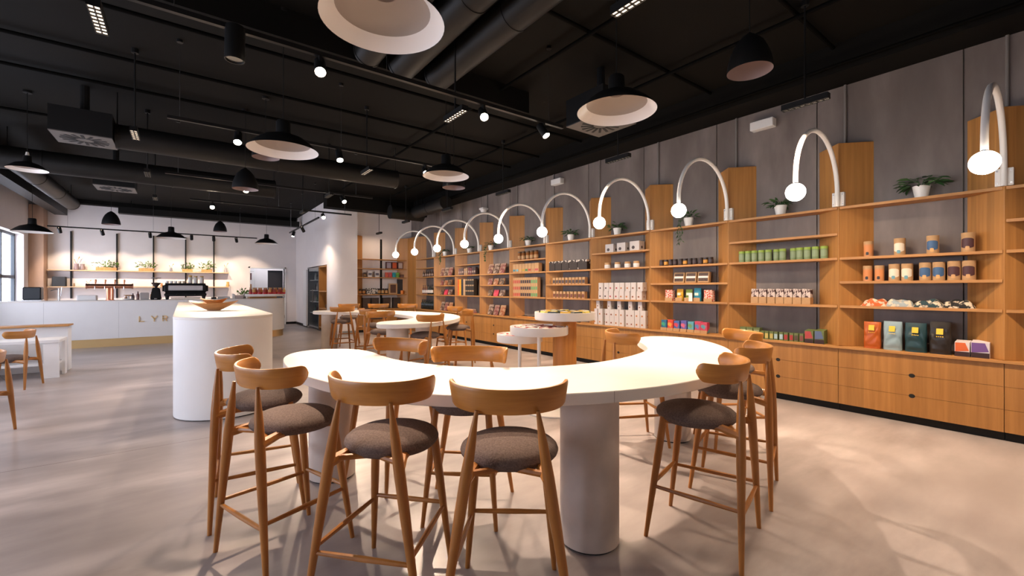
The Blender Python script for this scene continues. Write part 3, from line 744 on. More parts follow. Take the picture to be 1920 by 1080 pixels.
for i, (y, (a, b)) in enumerate(zip([4.215, 4.10, 3.985, 3.865, 3.745, 3.63, 3.53], CPK)):
    pm = noisy('abstract_print_%d' % i, a, b, (9, 9, 9), .6, 0, 1, lo=.46, hi=.54)
    place('chocolate_pack', [('pack', bx(-.035, .04, -.05, .05, .01, .165 + .01 * (i % 2)).mesh('pack', pm, bevel=.004)), ('tray', bx(-.052, -.038, -.054, .054, 0, .045).mesh('kraft_tray', KRAFT))],
          'bright abstract-print pack in kraft tray, %s from the left of seven' % ORD[i], 'pack', 6.29, y, ZCT, group='bright packs in kraft trays')

# bay of white boxes
WB = paint(.60, .55, .525)
def dot_box(w, d, h, c, zc=.35):
    m = MB().box(-d / 2, d / 2, -w / 2, w / 2, 0, h)
    n = 10; m.add([(-d / 2 - .0015, w * .12 + w * .17 * math.cos(2 * PI * i / n), h * zc + w * .15 * math.sin(2 * PI * i / n)) for i in range(n)], [tuple(range(n - 1, -1, -1))], 1)
    m.add([(w * .12 * math.cos(2 * PI * i / n), -w / 2 - .0015, h * zc + w * .12 * math.sin(2 * PI * i / n)) for i in range(n)], [tuple(range(n))], 1)
    return m.mesh('white_box', [WB, c])
DOT = [paint(.05, .03, .03), paint(.35, .04, .05), paint(.45, .16, .04), paint(.22, .07, .03)]
for i, (y, w_, h_) in enumerate(((5.36, .19, .155), (5.09, .185, .16), (4.80, .20, .165))):
    place('gift_box', [('box', dot_box(w_, .15, h_, DOT[0]))], 'white gift box on the second shelf down, %s of three' % ('left', 'middle', 'right')[i], 'box', 6.33, y, 2.10, group='white boxes')
for i, y in enumerate([5.44, 5.205, 4.98, 4.79]):
    place('candle_jar', [('jar', MB().lathe([(.05, 0), (.055, .01), (.055, .07)], 24).mesh('white_jar', POT)), ('lid', MB().lathe([(.052, .07), (.052, .105), (.048, .108)], 24).mesh('cork_lid', paint(.55, .33, .15)))],
          'low white jar with pale wooden lid, %s of four' % ORD[i], 'jar', 6.30, y, 1.81, group='white jars with wooden lids')
LEV = ['bottom', 'middle', 'top']
for lv in range(2):
    for i, y in enumerate([5.565, 5.445, 5.32, 5.195, 5.075, 4.955, 4.82, 4.70]):
        place('tea_carton', [('box', dot_box(.108, .12, .150, DOT[(i // 2) % 4]))], 'white carton with fruit dot, %s from the left in the %s row' % (ORD[i], ('lower', 'upper')[lv]), 'box', 6.31 + .006 * ((i + lv) % 2), y - .02 * lv * (i % 2), 1.245 + .151 * lv, group='white boxes')
for i, (ya, yb, top) in enumerate(((5.69, 5.565, 5.63), (5.40, 5.29, 5.36), (5.18, 5.065, 5.13), (4.93, 4.84, 4.885), (4.73, 4.615, 4.68))):
    for lv in range(2):
        for j, y in enumerate((ya, yb)):
            place('tea_carton', [('box', dot_box(.092 if i == 3 else .105, .12, .148, DOT[3 if i % 2 else 2]))], 'white carton with bean dot on the worktop, stack %s from left, %s %s' % (ORD[i], LEV[lv], ('left', 'right')[j]), 'box', 6.30, y, ZCT + .149 * lv, group='white boxes')
    place('tea_carton', [('box', dot_box(.08, .10, .148, DOT[3]))], 'single white carton topping the %s stack from left on the worktop' % ORD[i], 'box', 6.30, top, ZCT + .298, group='white boxes')

# bay of dark striped boxes and kraft tins
DKB = noisy('dark_striped_print', (.028, .018, .015), (.62, .56, .50), (7, 11, 11), .6, 0, 1, lo=.60, hi=.625)
for i, (y, w_) in enumerate(((6.93, .19), (6.73, .19), (6.52, .21), (6.29, .23), (6.04, .25))):
    place('dark_gift_box', [('box', bx(-.07, .07, -w_ / 2, w_ / 2, 0, .20).mesh('dark_box', DKB, bevel=.003))], 'dark brown box with white brush strokes, %s from the left of five' % ORD[i], 'box', 6.32, y, 1.81, group='dark striped boxes')
kt = [('tin', face_box(.074, .08, .135, KRAFT, paint(.06, .04, .045), (.15, .62)))]
kt2 = [('tin', face_box(.074, .08, .135, KRAFT, paint(.16, .05, .03), (.15, .62)))]
for i, y in enumerate([7.02, 6.87, 6.775, 6.685, 6.595, 6.49, 6.39, 6.295, 6.20, 6.105, 6.015]):
    place('kraft_tin', kt, 'kraft tin with dark label on the upper of two tin shelves, %s from the left' % ORD[i], 'tin', 6.30, y, 1.53, group='kraft tins')
for i, y in enumerate([6.86, 6.76, 6.66, 6.555, 6.45, 6.345, 6.24, 6.13, 6.025]):
    place('kraft_tin', kt2, 'kraft tin with reddish label on the lower of two tin shelves, %s from the left' % ORD[i], 'tin', 6.30, y, 1.245, group='kraft tins')
for i, y in enumerate([6.30, 6.18]):
    place('dark_jar', jar_parts(.045, .11, paint(.1, .1, .11)), 'low dark jar on the worktop under the display tray, %s of two' % ('left', 'right')[i], 'jar', 6.30, y, ZCT, group='low dark jars')
# bay of kraft boxes
for i, y in enumerate([8.10, 7.965, 7.80, 7.655, 7.51]):
    place('honey_jar', [('jar', MB().lathe([(.048, 0), (.05, .01), (.05, .15), (.044, .165)], 18).mesh('honey_jar', paint(.25, .09, .02, .25))), ('label', MB().lathe([(.0507, .03), (.0507, .10)], 18, close=False).mesh('honey_label', KRAFT)), ('lid', MB().lathe([(.047, .165), (.047, .20)], 18).mesh('honey_lid', paint(.10, .05, .02)))],
          'tall amber jar with kraft label, %s from the left of five' % ORD[i], 'jar', 6.31, y, 2.10, group='amber jars')
for i, (y, c) in enumerate(zip([8.26, 8.145, 8.03, 7.915, 7.80, 7.685, 7.57, 7.44], [(.05, .2, .28), (.12, .35, .45), (.5, .3, .12), (.45, .3, .03), (.05, .18, .06), (.4, .04, .03), (.42, .2, .1), (.42, .08, .08)])):
    place('kraft_box', [('box', face_box(.105 if i < 7 else .14, .10, .20, KRAFT, paint(*c), (.15, .38)))], 'upright kraft box with coloured band, %s from the left of eight' % ORD[i], 'box', 6.31, y, 1.81, group='banded kraft boxes')
CG = [(.45, .08, .05)] * 4 + [(.045, .03, .035)] * 5 + [(.12, .30, .12)] * 3
for lv in range(3):
    for i in range(12):
        place('small_kraft_box', [('box', face_box(.072, .09, .148, KRAFT, paint(*CG[i]), (.12, .6)))], 'small kraft box with %s label, %s in the %s of three rows' % (('red', 'black', 'green')[0 if i < 4 else 1 if i < 9 else 2], ORD[i], ('bottom', 'middle', 'top')[lv]), 'box', 6.31, 8.30 - i * .077, 1.245 + lv * .149, group='small kraft boxes in three rows')
tag(bx(6.24, 6.40, 7.45, 8.15, ZCT, ZCT + .025).build('serving_board', paint(.50, .20, .04), bevel=.006), 'orange wooden board lying on the worktop behind the display', 'board')
for i, y in enumerate((8.02, 7.62)):
    tag(MB().tube([(6.29, y, ZCT + .036), (6.32, y - .07, ZCT + .046), (6.34, y - .16, ZCT + .036)], [.004, .011, .006], 8).build('serving_scoop', BLACKM), 'black scoop lying on the orange board, %s' % ('left', 'right')[i], 'scoop')

# bays of tilted packs
def tilted(y, z, w_, h_, a, b, label, grp, seed):
    pm = noisy('pack_print_%d' % (seed % 6), a, b, (14, 14, 14), .5, 0, 2, lo=.44, hi=.56)
    place('tilted_pack', [('pack', bx(-.012, .012, -w_ / 2, w_ / 2, 0, h_).mesh('pack', pm)), ('easel', bx(.013, .03, -w_ / 2 * .8, w_ / 2 * .8, 0, h_ * .6).mesh('easel', KRAFT))], label, 'pack', 6.28, y, z, 0, grp, .28)
MIX = [((.12, .03, .03), (.45, .30, .20)), ((.07, .03, .02), (.42, .32, .25)), ((.16, .03, .03), (.34, .22, .17)), ((.25, .07, .02), (.42, .28, .17)), ((.05, .03, .02), (.30, .18, .10)), ((.5, .02, .06), (.62, .08, .12))]
for bi, (y0, nm) in enumerate((((9.32, 9.06, 8.80), 'third ivy bay'), ((11.95, 11.70, 11.45), 'bay by the wine bottles'))):
    nm = ('under the middle trailing ivy', 'under the furthest trailing ivy')[bi]
    for zi, (z, w_, h_) in enumerate(((1.81, .22, .26), (1.53, .19, .17), (1.245, .19, .165), (ZCT, .20, .27))):
        for i, y in enumerate(y0):
            a, b = MIX[5] if (zi == 2 and i == 1) else MIX[(zi * 2 + i) % 5]
            tilted(y, z, w_, h_, a, b, '%s tilted pack %s, %s shelf down' % (('left', 'middle', 'right')[i], nm, ('first', 'second', 'third', 'lowest')[zi]), 'tilted packs', 5 if (zi == 2 and i == 1) else (zi * 2 + i) % 5)
# bay of books
for i, y in enumerate([10.87, 10.77, 10.67, 10.56, 10.46, 10.34, 10.24, 10.14, 10.04]):
    c = [(.20, .10, .10), (.14, .10, .09), (.10, .06, .06), (.45, .28, .15), (.45, .28, .15), (.18, .05, .06), (.18, .05, .06), (.08, .04, .04), (.05, .03, .03)][i]
    place('spice_pack', [('pack', face_box(.08, .08, .19 + .01 * (i % 3), paint(*c), paint(.4, .3, .25), (.3, .55)))], 'upright spice pack, %s from the left of nine' % ORD[i], 'pack', 6.31, y, 1.81, group='upright spice packs')
for lv in range(3):
    for i in range(8):
        c = [(.62, .10, .02), (.75, .36, .02), (.025, .03, .04), (.50, .33, .18), (.03, .025, .02), (.03, .025, .02), (.03, .025, .02), (.03, .025, .02)][i]
        place('coffee_brick', [('brick', face_box(.108, .10, .150, paint(*c), paint(.45, .30, .16) if i > 3 else paint(*[min(1, q * 1.15) for q in c]), (.72, .95)))], '%s coffee block, %s from the left in the %s row' % (('orange', 'yellow', 'black', 'kraft', 'black', 'black', 'black', 'black')[i], ORD[i], LEV[lv]), 'coffee pack', 6.31, 10.91 - i * .113, 1.245 + lv * .151, group='stacked coffee blocks')
for i in range(5):
    tag(bx(6.24, 6.41, 10.15 + .012 * i, 10.55 - .02 * i, ZCT + .022 * i, ZCT + .022 * i + .021).build('magazine', paint(*[(.35, .05, .06), (.55, .5, .48), (.4, .12, .1), (.6, .5, .42), (.62, .42, .35)][i])), 'magazine in the flat pile on the worktop, %s from the bottom' % ORD[i], 'magazine', 'pile of magazines')
tag(bx(6.23, 6.40, 10.62, 10.85, ZCT, ZCT + .02).build('magazine', paint(.12, .12, .14)), 'thin dark magazine lying left of the magazine pile', 'magazine')
# wine bay
def bottle_parts(h, r, glass, lab, cap):
    P = [('bottle', MB().lathe([(r * .92, 0), (r, .008), (r, h * .58), (r * .8, h * .68), (r * .36, h * .77), (r * .34, h * .93)], 16).mesh('bottle', glass)), ('capsule', MB().lathe([(r * .39, h * .90), (r * .40, h), (r * .3, h)], 12).mesh('capsule', cap))]
    if lab: P.append(('label', MB().lathe([(r * 1.02, h * .16), (r * 1.02, h * .46)], 16, close=False).mesh('bottle_label', lab)))
    return P
DKGL = paint(.008, .012, .010, .15)
b1 = bottle_parts(.30, .037, paint(.22, .10, .06, .2), paint(.72, .66, .62), paint(.10, .05, .05))
b2 = bottle_parts(.31, .037, DKGL, paint(.70, .66, .62), paint(.02, .02, .02))
for i, y in enumerate([13.26, 13.13, 13.0, 12.87, 12.74, 12.61]):
    place('wine_bottle', b1 if i < 3 else b2, '%s wine bottle with white label, %s from the left of six' % ('rose-coloured' if i < 3 else 'dark', ORD[i]), 'bottle', 6.30, y, 1.245, group='wine bottles with white labels')
b3 = bottle_parts(.31, .040, DKGL, None, paint(.015, .015, .015)); 
for i, y in enumerate([13.34, 13.25, 13.16, 13.07, 12.98, 12.89, 12.80, 12.71, 12.62, 12.53]):
    place('wine_bottle', b3, 'black wine bottle standing on the worktop, %s from the left of ten' % ORD[i], 'bottle', 6.30, y, ZCT, group='black wine bottles')
for i, y in enumerate([13.25, 13.08, 12.93, 12.78, 12.62]):
    place('syrup_bottle', bottle_parts(.21 + .015 * (i % 2), .033, paint(.08, .05, .04, .2), paint(.35, .25, .2), paint(.1, .07, .05)), 'small syrup bottle on the shelf over the wine, %s from the left' % ORD[i], 'bottle', 6.31, y, 1.81, group='small syrup bottles')
# corner unit goods (fronts face -Y: rotated +90 degrees)
R9 = PI / 2
def corner(name, parts, label, cat, x, z, group=None): return place(name, parts, label, cat, x, 14.42, z, R9, group)
for i, (x, c) in enumerate(((5.56, (.30, .28, .36)), (5.76, (.6, .10, .03)), (5.97, (.45, .38, .36)))):
    corner('gift_tin', [('box', face_box(.17, .10, .235, paint(.10, .03, .03), paint(*c), (.12, .9)))], 'dark framed gift box on the corner unit, %s of three' % ('left', 'middle', 'right')[i], 'box', x, 2.10)
for i, (x, c) in enumerate(((5.50, (.62, .12, .08)), (5.63, (.6, .10, .10)), (5.76, (.03, .38, .45)), (5.89, (.18, .42, .08)))):
    corner('sweet_bag', [('bag', bag_mesh(.12, .06, .17, i).mesh('sweet_bag', paint(*c, .4), smooth=70))], ('coral red', 'scarlet', 'turquoise', 'lime green')[i] + ' sweet bag on the corner unit', 'bag', x, 1.81)
corner('sweet_box', [('box', face_box(.16, .08, .10, paint(.05, .02, .02), paint(.2, .1, .08)))], 'low black box right of the lime green bag on the corner unit', 'box', 6.04, 1.81)
for i, x in enumerate((4.82, 5.03)):
    corner('cork_jar', jar_parts(.045, .15, paint(.25, .14, .06)), 'brown jar on the corner unit, %s of the white printed box' % ('left', 'right')[i], 'jar', x - .06, 1.81)
for i, x in enumerate((4.90, 5.14)):
    corner('white_print_box', [('box', face_box(.13, .09, .20, paint(.75, .72, .70), paint(.12, .12, .16), (.3, .7)))], 'white box with dark round print on the corner unit, %s one' % ('left', 'right')[i], 'box', x + .02, 1.81)
for i, x in enumerate((4.62, 4.74)):
    corner('candle_jar', jar_parts(.05, .17, paint(.42, .18, .05)), 'amber jar at the left end of the corner unit, %s' % ('outer', 'inner')[i], 'jar', x - .02, 1.245)
corner('black_print_box', [('box', bx(-.06, .06, -.18, .18, 0, .20).mesh('black_print', spotted('black_white_print', (.02, .02, .02), (.6, .55, .5), 26)))], 'wide black and white print box on the corner unit', 'box', 4.99, 1.245)
for i, x in enumerate((5.24, 5.36, 5.49)):
    corner('cookie_jar', jar_parts(.052, .19, paint(.50, .28, .10)), 'tall kraft-labelled jar on the corner unit, %s of three' % ('left', 'middle', 'right')[i], 'jar', x, 1.245)
corner('framed_print', [('frame', bx(-.02, .02, -.15, .15, 0, .36).mesh('print_frame', paint(.55, .35, .18))), ('print', bx(-.023, -.0205, -.10, .10, .04, .32).mesh('print', paint(.10, .05, .035)))], 'kraft gift set frame leaning on the corner unit', 'gift set', 5.72, 1.245)
corner('slate_board', [('board', bx(-.012, .012, -.115, .115, 0, .50).mesh('slate', mat('slate', (.03, .03, .033), .7)))], 'tall dark slate board standing on the corner unit', 'board', 5.98, 1.245)
o = corner('orange_pot', [('pot', MB().lathe([(.05, 0), (.06, .06), (.055, .12)], 18).mesh('orange_pot', paint(.65, .20, .03)))], 'small orange pot in front of the slate board', 'pot', 6.02, 1.245); o.location.y = 14.345
for i, x in enumerate((4.80, 5.09, 5.49, 5.84)):
    corner('dark_crate', [('crate', bx(-.07, .07, -.125, .125, 0, .36).mesh('dark_crate', noisy('dark_wood_crate', (.035, .02, .014), (.06, .035, .025), (4, 4, 20), .6), bevel=.008))], 'tall dark box in the lowest corner shelf, %s of four' % ORD[i], 'box', x, ZCT)

# ------------------------------------------------------------------ white oval island
isl = thing('island_counter', 'long white island counter with rounded ends, left of the near table', 'counter', (.395, 9.3, 0))
def stadium(w, y0, y1, n=18):
    r = w / 2
    return [(r * math.cos(PI + PI * i / n), y0 + r + r * math.sin(PI + PI * i / n)) for i in range(n + 1)] + [(r * math.cos(PI * i / n), y1 - r + r * math.sin(PI * i / n)) for i in range(n + 1)]
MB().prism(stadium(.99, -3.55, 3.55), .012, 1.10).build('body', COUNTW, isl)
MB().prism(stadium(.95, -3.53, 3.53), 0, .013).build('base', RUBBER, isl)
MB().prism(stadium(.995, -3.553, 3.553), 1.10, 1.13).build('top', TABLEW, isl, bevel=.003)
def boat_bowl(L, W, H, z0, off=0):
    n, k = 28, 6; m = MB(); vs = []; fs = []
    def surf(q, inset):
        out = []
        for j in range(k + 1):
            v = j / k
            for i in range(n):
                a = 2 * PI * i / n
                ex = abs(math.cos(a)) ** 1.0
                rr = (.22 + .78 * v ** .85) * q
                out.append((math.copysign(ex, math.cos(a)) * L / 2 * rr, math.sin(a) * W / 2 * rr * (1 - .25 * abs(math.cos(a)) ** 3), z0 + inset + (H - inset) * v * (1 + .35 * abs(math.cos(a)) ** 3)))
        return out
    o = surf(1, 0); q = surf(.93, .012); N = len(o); vs = o + q
    for base, fl in ((0, 1), (N, -1)):
        for j in range(k):
            for i in range(n):
                l = (i + 1) % n; f = (base + j * n + i, base + j * n + l, base + (j + 1) * n + l, base + (j + 1) * n + i); fs.append(f if fl > 0 else f[::-1])
        f = tuple(base + i for i in range(n)); fs.append(f[::-1] if fl > 0 else f)
    for i in range(n): l = (i + 1) % n; fs.append((k * n + i, k * n + l, N + k * n + l, N + k * n + i))
    return m.add(vs, fs)
o = boat_bowl(.68, .36, .105, 0).build('wooden_bowl', BOWLW, smooth=60); o.location = (.34, 7.55, 1.1305); o.rotation_euler = (0, 0, -.62); tag(o, 'boat-shaped olive wood bowl on the island counter, larger one', 'bowl')
o = boat_bowl(.36, .22, .085, 0).build('wooden_bowl', BOWLW, smooth=60); o.location = (.345, 7.58, 1.193); o.rotation_euler = (0, 0, -.5); tag(o, 'small olive wood bowl resting inside the boat-shaped bowl', 'bowl')

# ------------------------------------------------------------------ bar
bar = thing('bar_counter', 'long white bar front with brass plinth and brass letters', 'bar', (0, 14.6, 0))
def bar_poly(i):
    r = .62 - i
    return [(XL + .005, i)] + [(1.88 + r * math.sin(a), .62 - r * math.cos(a)) for a in [PI / 2 * k / 10 for k in range(11)]] + [(2.5 - i, 1.15), (1.55, 1.15), (1.55, .85), (XL + .005, .85)]
MB().prism(bar_poly(0), .20, 1.11).build('front', COUNTW, bar)
MB().prism(bar_poly(.03), 0, .20).build('plinth', GOLD, bar)
MB().prism(bar_poly(-.006), 1.11, 1.14).build('bar_top', TABLEW, bar)
m = MB(); m.prism([(1.45, .10), (1.88, .0), (2.2, .06), (2.42, .25), (2.5, .55), (2.5, 1.1), (1.45, 1.1)], 1.20, 1.27); m.build('display_ledge', TABLEW, bar, bevel=.004)
bx(1.55, 2.25, .30, 1.0, 1.14, 1.20).build('ledge_support', OAKX, bar)
for x in (-2.6, -1.3, 0.0): bx(x - .002, x + .002, -.001, .003, .205, 1.108).build('panel_joint', paint(.5, .49, .48), bar, smooth=0)
def stroke(pts, w=.022):
    m = MB()
    for (x0, z0), (x1, z1) in pts:
        dx, dz = x1 - x0, z1 - z0; l = math.hypot(dx, dz); nx, nz = -dz / l * w / 2, dx / l * w / 2
        p = [(x0 + nx, z0 + nz), (x1 + nx, z1 + nz), (x1 - nx, z1 - nz), (x0 - nx, z0 - nz)]
        m.hexa([(x, -.018, z) for x, z in p] + [(x, -.001, z) for x, z in p])
    return m
LZ, LH = .585, .145
def letter(ch, x):
    if ch == 'L': s = [((x, LZ), (x, LZ + LH)), ((x - .013, LZ + .013), (x + .10, LZ + .011))]
    elif ch == 'Y': s = [((x - .062, LZ + LH), (x, LZ + LH * .5)), ((x + .062, LZ + LH), (x, LZ + LH * .5)), ((x, LZ), (x, LZ + LH * .52))]
    else:
        s = [((x, LZ), (x, LZ + LH)), ((x - .011, LZ + LH - .011), (x + .05, LZ + LH - .011)), ((x - .01, LZ + LH * .48), (x + .05, LZ + LH * .48)), ((x + .035, LZ + LH * .48), (x + .08, LZ))]
        pts = [(x + .05 + .033 * math.sin(a), LZ + LH * .7 + .0315 * math.cos(a)) for a in [PI * i / 6 for i in range(7)]]
        s += list(zip(pts[:-1], pts[1:]))
    stroke(s).build('letter', GOLD, bar, smooth=0)
letter('L', -.91); letter('Y', -.615); letter('R', -.44)

# drinks taps, machines and goods on the bar (top at 1.14)
ZB = 1.14
t = thing('beer_tap', 'copper T-shaped beer tap tower with four handles on the bar', 'beer tap', (-1.50, 15.0, ZB))
MB().lathe([(.09, 0), (.09, .012), (.06, .02)], 20).build('base', COPPER, t)
for s in (-1, 1): MB().tube([(s * .037, 0, .01), (s * .037, 0, .32)], .036, 14).build('column', COPPER, t)
MB().tube([(-.42, 0, .355), (.42, 0, .355)], .056, 16).build('crossbar', COPPER, t)
for s in (-1, 1): MB().tube([(s * .42, 0, .355), (s * .445, 0, .355)], .068, 16).build('end_cap', COPPER, t)
for i in range(4):
    x = -.27 + .18 * i
    MB().tube([(x, 0, .39), (x, -.01, .44), (x, -.015, .50), (x, -.015, .525)], [.012, .014, .026, .016], 10).build('handle', COPPER, t)
    MB().tube([(x, -.04, .35), (x, -.09, .34), (x, -.10, .28)], [.012, .012, .009], 8).build('spout', CHROME, t)
t = thing('espresso_machine', 'black espresso machine with pale front panel on the bar', 'coffee machine', (.04, 15.0, ZB))
bx(-.50, .50, -.22, .25, .16, .44).build('body', BLACKM, t, bevel=.06, seg=3)
bx(-.38, .38, -.232, -.215, .24, .385).build('front_panel', mat('pale_steel', (.62, .60, .60), .35, .3), t, bevel=.015, seg=2)
bx(-.46, .46, -.26, .2, .09, .17).build('drip_body', BLACKM, t, bevel=.02)
for x in (-.40, .40):
    for y in (-.18, .15): MB().tube([(x, y, 0), (x, y, .10)], [.03, .045], 10).build('foot', BLACKM, t)
bx(-.32, .32, -.20, .15, .02, .05).build('drip_tray', CHROME, t)
for x in (-.2, .2): MB().tube([(x, -.24, .13), (x, -.36, .115)], [.014, .018], 8).build('portafilter', BLACKM, t)
for i, (x, r, h) in enumerate(((-.40, .035, .06), (-.31, .035, .055), (-.22, .035, .06), (-.13, .035, .055), (-.04, .038, .06))):
    o = MB().lathe([(r * .7, 0), (r, h * .5), (r, h), (r * .9, h), (r * .85, h * .2)], 14, close=False).add([(r * .7 * math.cos(2 * PI * q / 14), r * .7 * math.sin(2 * PI * q / 14), 0) for q in range(14)], [tuple(range(13, -1, -1))]).build('coffee_cup', paint(.75, .62, .45) if i > 2 else POT)
    o.location = (.04 + x, 15.0, ZB + .441); tag(o, 'cup on top of the espresso machine, %s from the left' % ORD[i], 'cup', 'cups on the espresso machine')
for i, x in enumerate((.10, .22, .36)):
    t = thing('storage_jar', 'glass jar standing on the espresso machine, %s of three' % ('left', 'middle', 'right')[i], 'jar', (.04 + x, 15.05, ZB + .441), 0, 'jars on the espresso machine')
    MB().lathe([(.04, 0), (.048, .01), (.048, .15), (.04, .17)], 16).build('jar', paint(.72, .66, .6, .2), t); MB().lathe([(.043, .17), (.043, .20 + .02 * (i == 0))], 14).build('lid', paint(.6, .36, .1), t)
t = thing('coffee_grinder', 'black coffee grinder with smoked hopper left of the espresso machine', 'grinder', (-.595, 15.0, ZB))
MB().hexa([(-.12, -.14, 0), (.12, -.14, 0), (.12, .14, 0), (-.12, .14, 0), (-.075, -.09, .32), (.075, -.09, .32), (.075, .09, .32), (-.075, .09, .32)]).build('body', BLACKM, t, bevel=.02, seg=2)
MB().lathe([(.03, .32), (.04, .36), (.10, .43), (.102, .45)], 20).build('bean_hopper', mat('smoked_plastic', (.05, .03, .025), .2), t)
MB().lathe([(.03, .45), (.03, .57)], 12).build('hopper_neck', GLASS, t); MB().lathe([(.105, .57), (.105, .585)], 20).build('hopper_lid', paint(.25, .2, .18), t)
bx(-.03, .03, -.22, -.12, .02, .04).build('portafilter_rest', CHROME, t)
t = thing('bar_appliance', 'black box-shaped appliance at the left end of the bar', 'appliance', (-2.84, 15.0, ZB)); bx(-.15, .15, -.13, .13, .03, .33).build('body', paint(.012, .018, .024, .4), t, bevel=.02); bx(-.16, .16, -.15, .15, 0, .03).build('base', CHROME, t)
t = thing('bar_faucet', 'tall steel sink faucet behind the bar', 'faucet', (-2.42, 15.05, ZB)); MB().tube([(0, 0, 0), (0, 0, .30)], .022, 12).build('post', CHROME, t)
MB().tube([(0, 0, .27), (-.06, -.02, .27), (-.14, -.03, .24)], .012, 10).build('spout', CHROME, t); MB().tube([(.03, 0, .12), (.05, 0, .33)], .010, 8).build('lever', CHROME, t)
for i, (x, h, c) in enumerate(((-1.07, .17, (.05, .02, .02)), (-.97, .22, (.12, .03, .02)), (-2.05, .05, (.5, .1, .06)), (-1.22, .10, (.6, .35, .2)), (-.70, .20, (.55, .28, .06)))):
    tag(link('bottle', MB().lathe([(.032, 0), (.034, h * .6), (.014, h * .8), (.014, h)], 12).mesh('bottle', paint(*c, .25)), None, (x, 15.12 if i < 3 else 15.30, ZB)), ('small dark bottle right of the beer tap', 'red-brown bottle beside the steel canister', 'tiny red pot near the faucet on the bar', 'short amber pot right of the beer tap', 'amber bottle between canister and grinder')[i], 'bottle')
tag(link('steel_canister', bx(-.09, .09, -.08, .08, 0, .19).mesh('steel_canister', CHROME, bevel=.012, seg=2), None, (-.83, 15.05, ZB)), 'square steel canister left of the coffee grinder', 'canister')
tag(link('white_container', bx(-.18, .18, -.12, .12, 0, .13).mesh('white_container', WPLAST, bevel=.015), None, (-1.93, 15.1, ZB)), 'white lidded container between faucet and beer tap', 'container')
t = thing('fruit_plate', 'stack of plates with leafy garnish right of the beer tap', 'plate', (-1.16, 15.15, ZB)); MB().lathe([(.07, 0), (.13, .03), (.135, .034)], 20).build('plate', POT, t); MB().lathe([(.05, .10), (.11, .125), (.11, .13)], 20).build('wooden_dish', BOWLW, t); MB().lathe([(.02, .03), (.02, .10)], 10).build('stem', POT, t)
for i, (x, w_, h_, c) in enumerate(((.68, .12, .05, (.02, .02, .02)), (.92, .30, .06, (.65, .62, .6)), (1.16, .06, .14, (.75, .72, .7)), (1.30, .20, .10, (.45, .36, .33)))):
    tag(link('bar_utensil', bx(-w_ / 2, w_ / 2, -.08, .08, 0, h_).mesh('bar_utensil', paint(*c), bevel=.01), None, (x, 15.1, ZB)), ('low black tamper mat right of the espresso machine', 'flat pale tray right of the tamper mat', 'slim white jug right of the flat tray', 'brownish box left of the bar plant')[i], 'utensil')
def bush(name, label, x, y, z, w_, h_, potw, poth, potmat, seed, n=60, lm=None, group=None):
    rnd = random.Random(seed); t = thing(name, label, 'plant', (x, y, z), 0, group)
    bx(-potw / 2, potw / 2, -.06, .06, 0, poth).build('planter', potmat, t, bevel=.006)
    f = MB()
    for i in range(n):
        a = rnd.uniform(0, 2 * PI); r = math.sqrt(rnd.random()); c = Vector((r * w_ / 2 * math.cos(a), r * .12 * math.sin(a), poth + rnd.random() * h_ * (1 - .4 * r)))
        d = Vector((math.cos(a) * .8 + rnd.uniform(-.3, .3), rnd.uniform(-.5, .3), rnd.uniform(-.2, .9))).normalized() * rnd.uniform(.05, .10); s = d.cross(Vector((rnd.random(), rnd.random(), 1))).normalized() * .022
        f.add([c, c + d * .5 + s, c + d, c + d * .5 - s], [(0, 1, 2, 3)])
    for i in range(7):
        a = 2 * PI * i / 7; f.tube([(0, 0, poth * .8), (w_ * .25 * math.cos(a), .05 * math.sin(a), poth + h_ * .5)], .004, 5)
    f.build('foliage', lm or LEAFL, t, smooth=0)
    return t
bush('bar_plant', 'bright green plant on the bar before the glass cloche', 1.42, 15.3, ZB, .30, .22, .14, .08, POT, 21)
o = thing('glass_cloche', 'round glass cloche behind the bar plant', 'cloche', (1.68, 15.62, ZB)); MB().lathe([(.15, 0), (.15, .10), (.13, .19), (.08, .24), (.02, .26)], 24).build('dome', GLASS, o); MB().tube([(0, 0, .26), (0, 0, .29)], [.012, .018], 10).build('knob', CHROME, o)
JR = paint(.30, .05, .03); JL = paint(.55, .28, .08)
for i in range(14):
    a = i / 13; x = 1.56 + .88 * a; y = 14.6 + (.10 if i % 2 else .24) + (.35 * max(0, a - .55) ** 1.0)
    t = thing('sweet_jar', 'small red-based jar of sweets on the bar ledge, %s from the left' % ORD[i], 'jar', (x, y, 1.27), 0, 'sweet jars on the bar ledge')
    MB().lathe([(.038, 0), (.042, .05), (.042, .055)], 12).build('base', paint(.5, .02, .03), t); MB().lathe([(.04, .055), (.045, .10), (.03, .145)], 12).build('wrap', JL if i % 3 == 1 else JR, t); MB().lathe([(.018, .145), (.034, .19)], 10).build('bow', paint(.5, .3, .15), t)

# back bar: shelves on rails, worktop
bs = thing('bar_wall_shelves', 'two pale wood wall shelves on five black rails behind the bar', 'shelf', (-1.1, YK, 0))
for z in (2.02, 1.50): bx(-2.25, 2.43, -.30, -.005, z - .03, z).build('shelf', noisy('pale_pine', (.55, .36, .20), (.66, .46, .27), (1.5, 20, 20), .5), bs)
for x in (-1.76, -.68, .26, 1.15, 1.98): bx(x - .02, x + .02, -.06, -.001, 1.12, 3.25).build('rail', BLACKM, bs)
cb = thing('back_counter', 'white worktop cabinet along the wall behind the bar', 'cabinet', (-1.1, YK, 0)); bx(-2.55, 2.5, -.65, -.01, .1, .90).build('body', COUNTW, cb); bx(-2.57, 2.52, -.68, -.01, .90, .94).build('worktop', TABLEW, cb); bx(-2.5, 2.45, -.6, -.02, 0, .1).build('plinth', RUBBER, cb)
WICK = noisy('wicker', (.40, .20, .07), (.58, .33, .13), (30, 30, 30), .8)
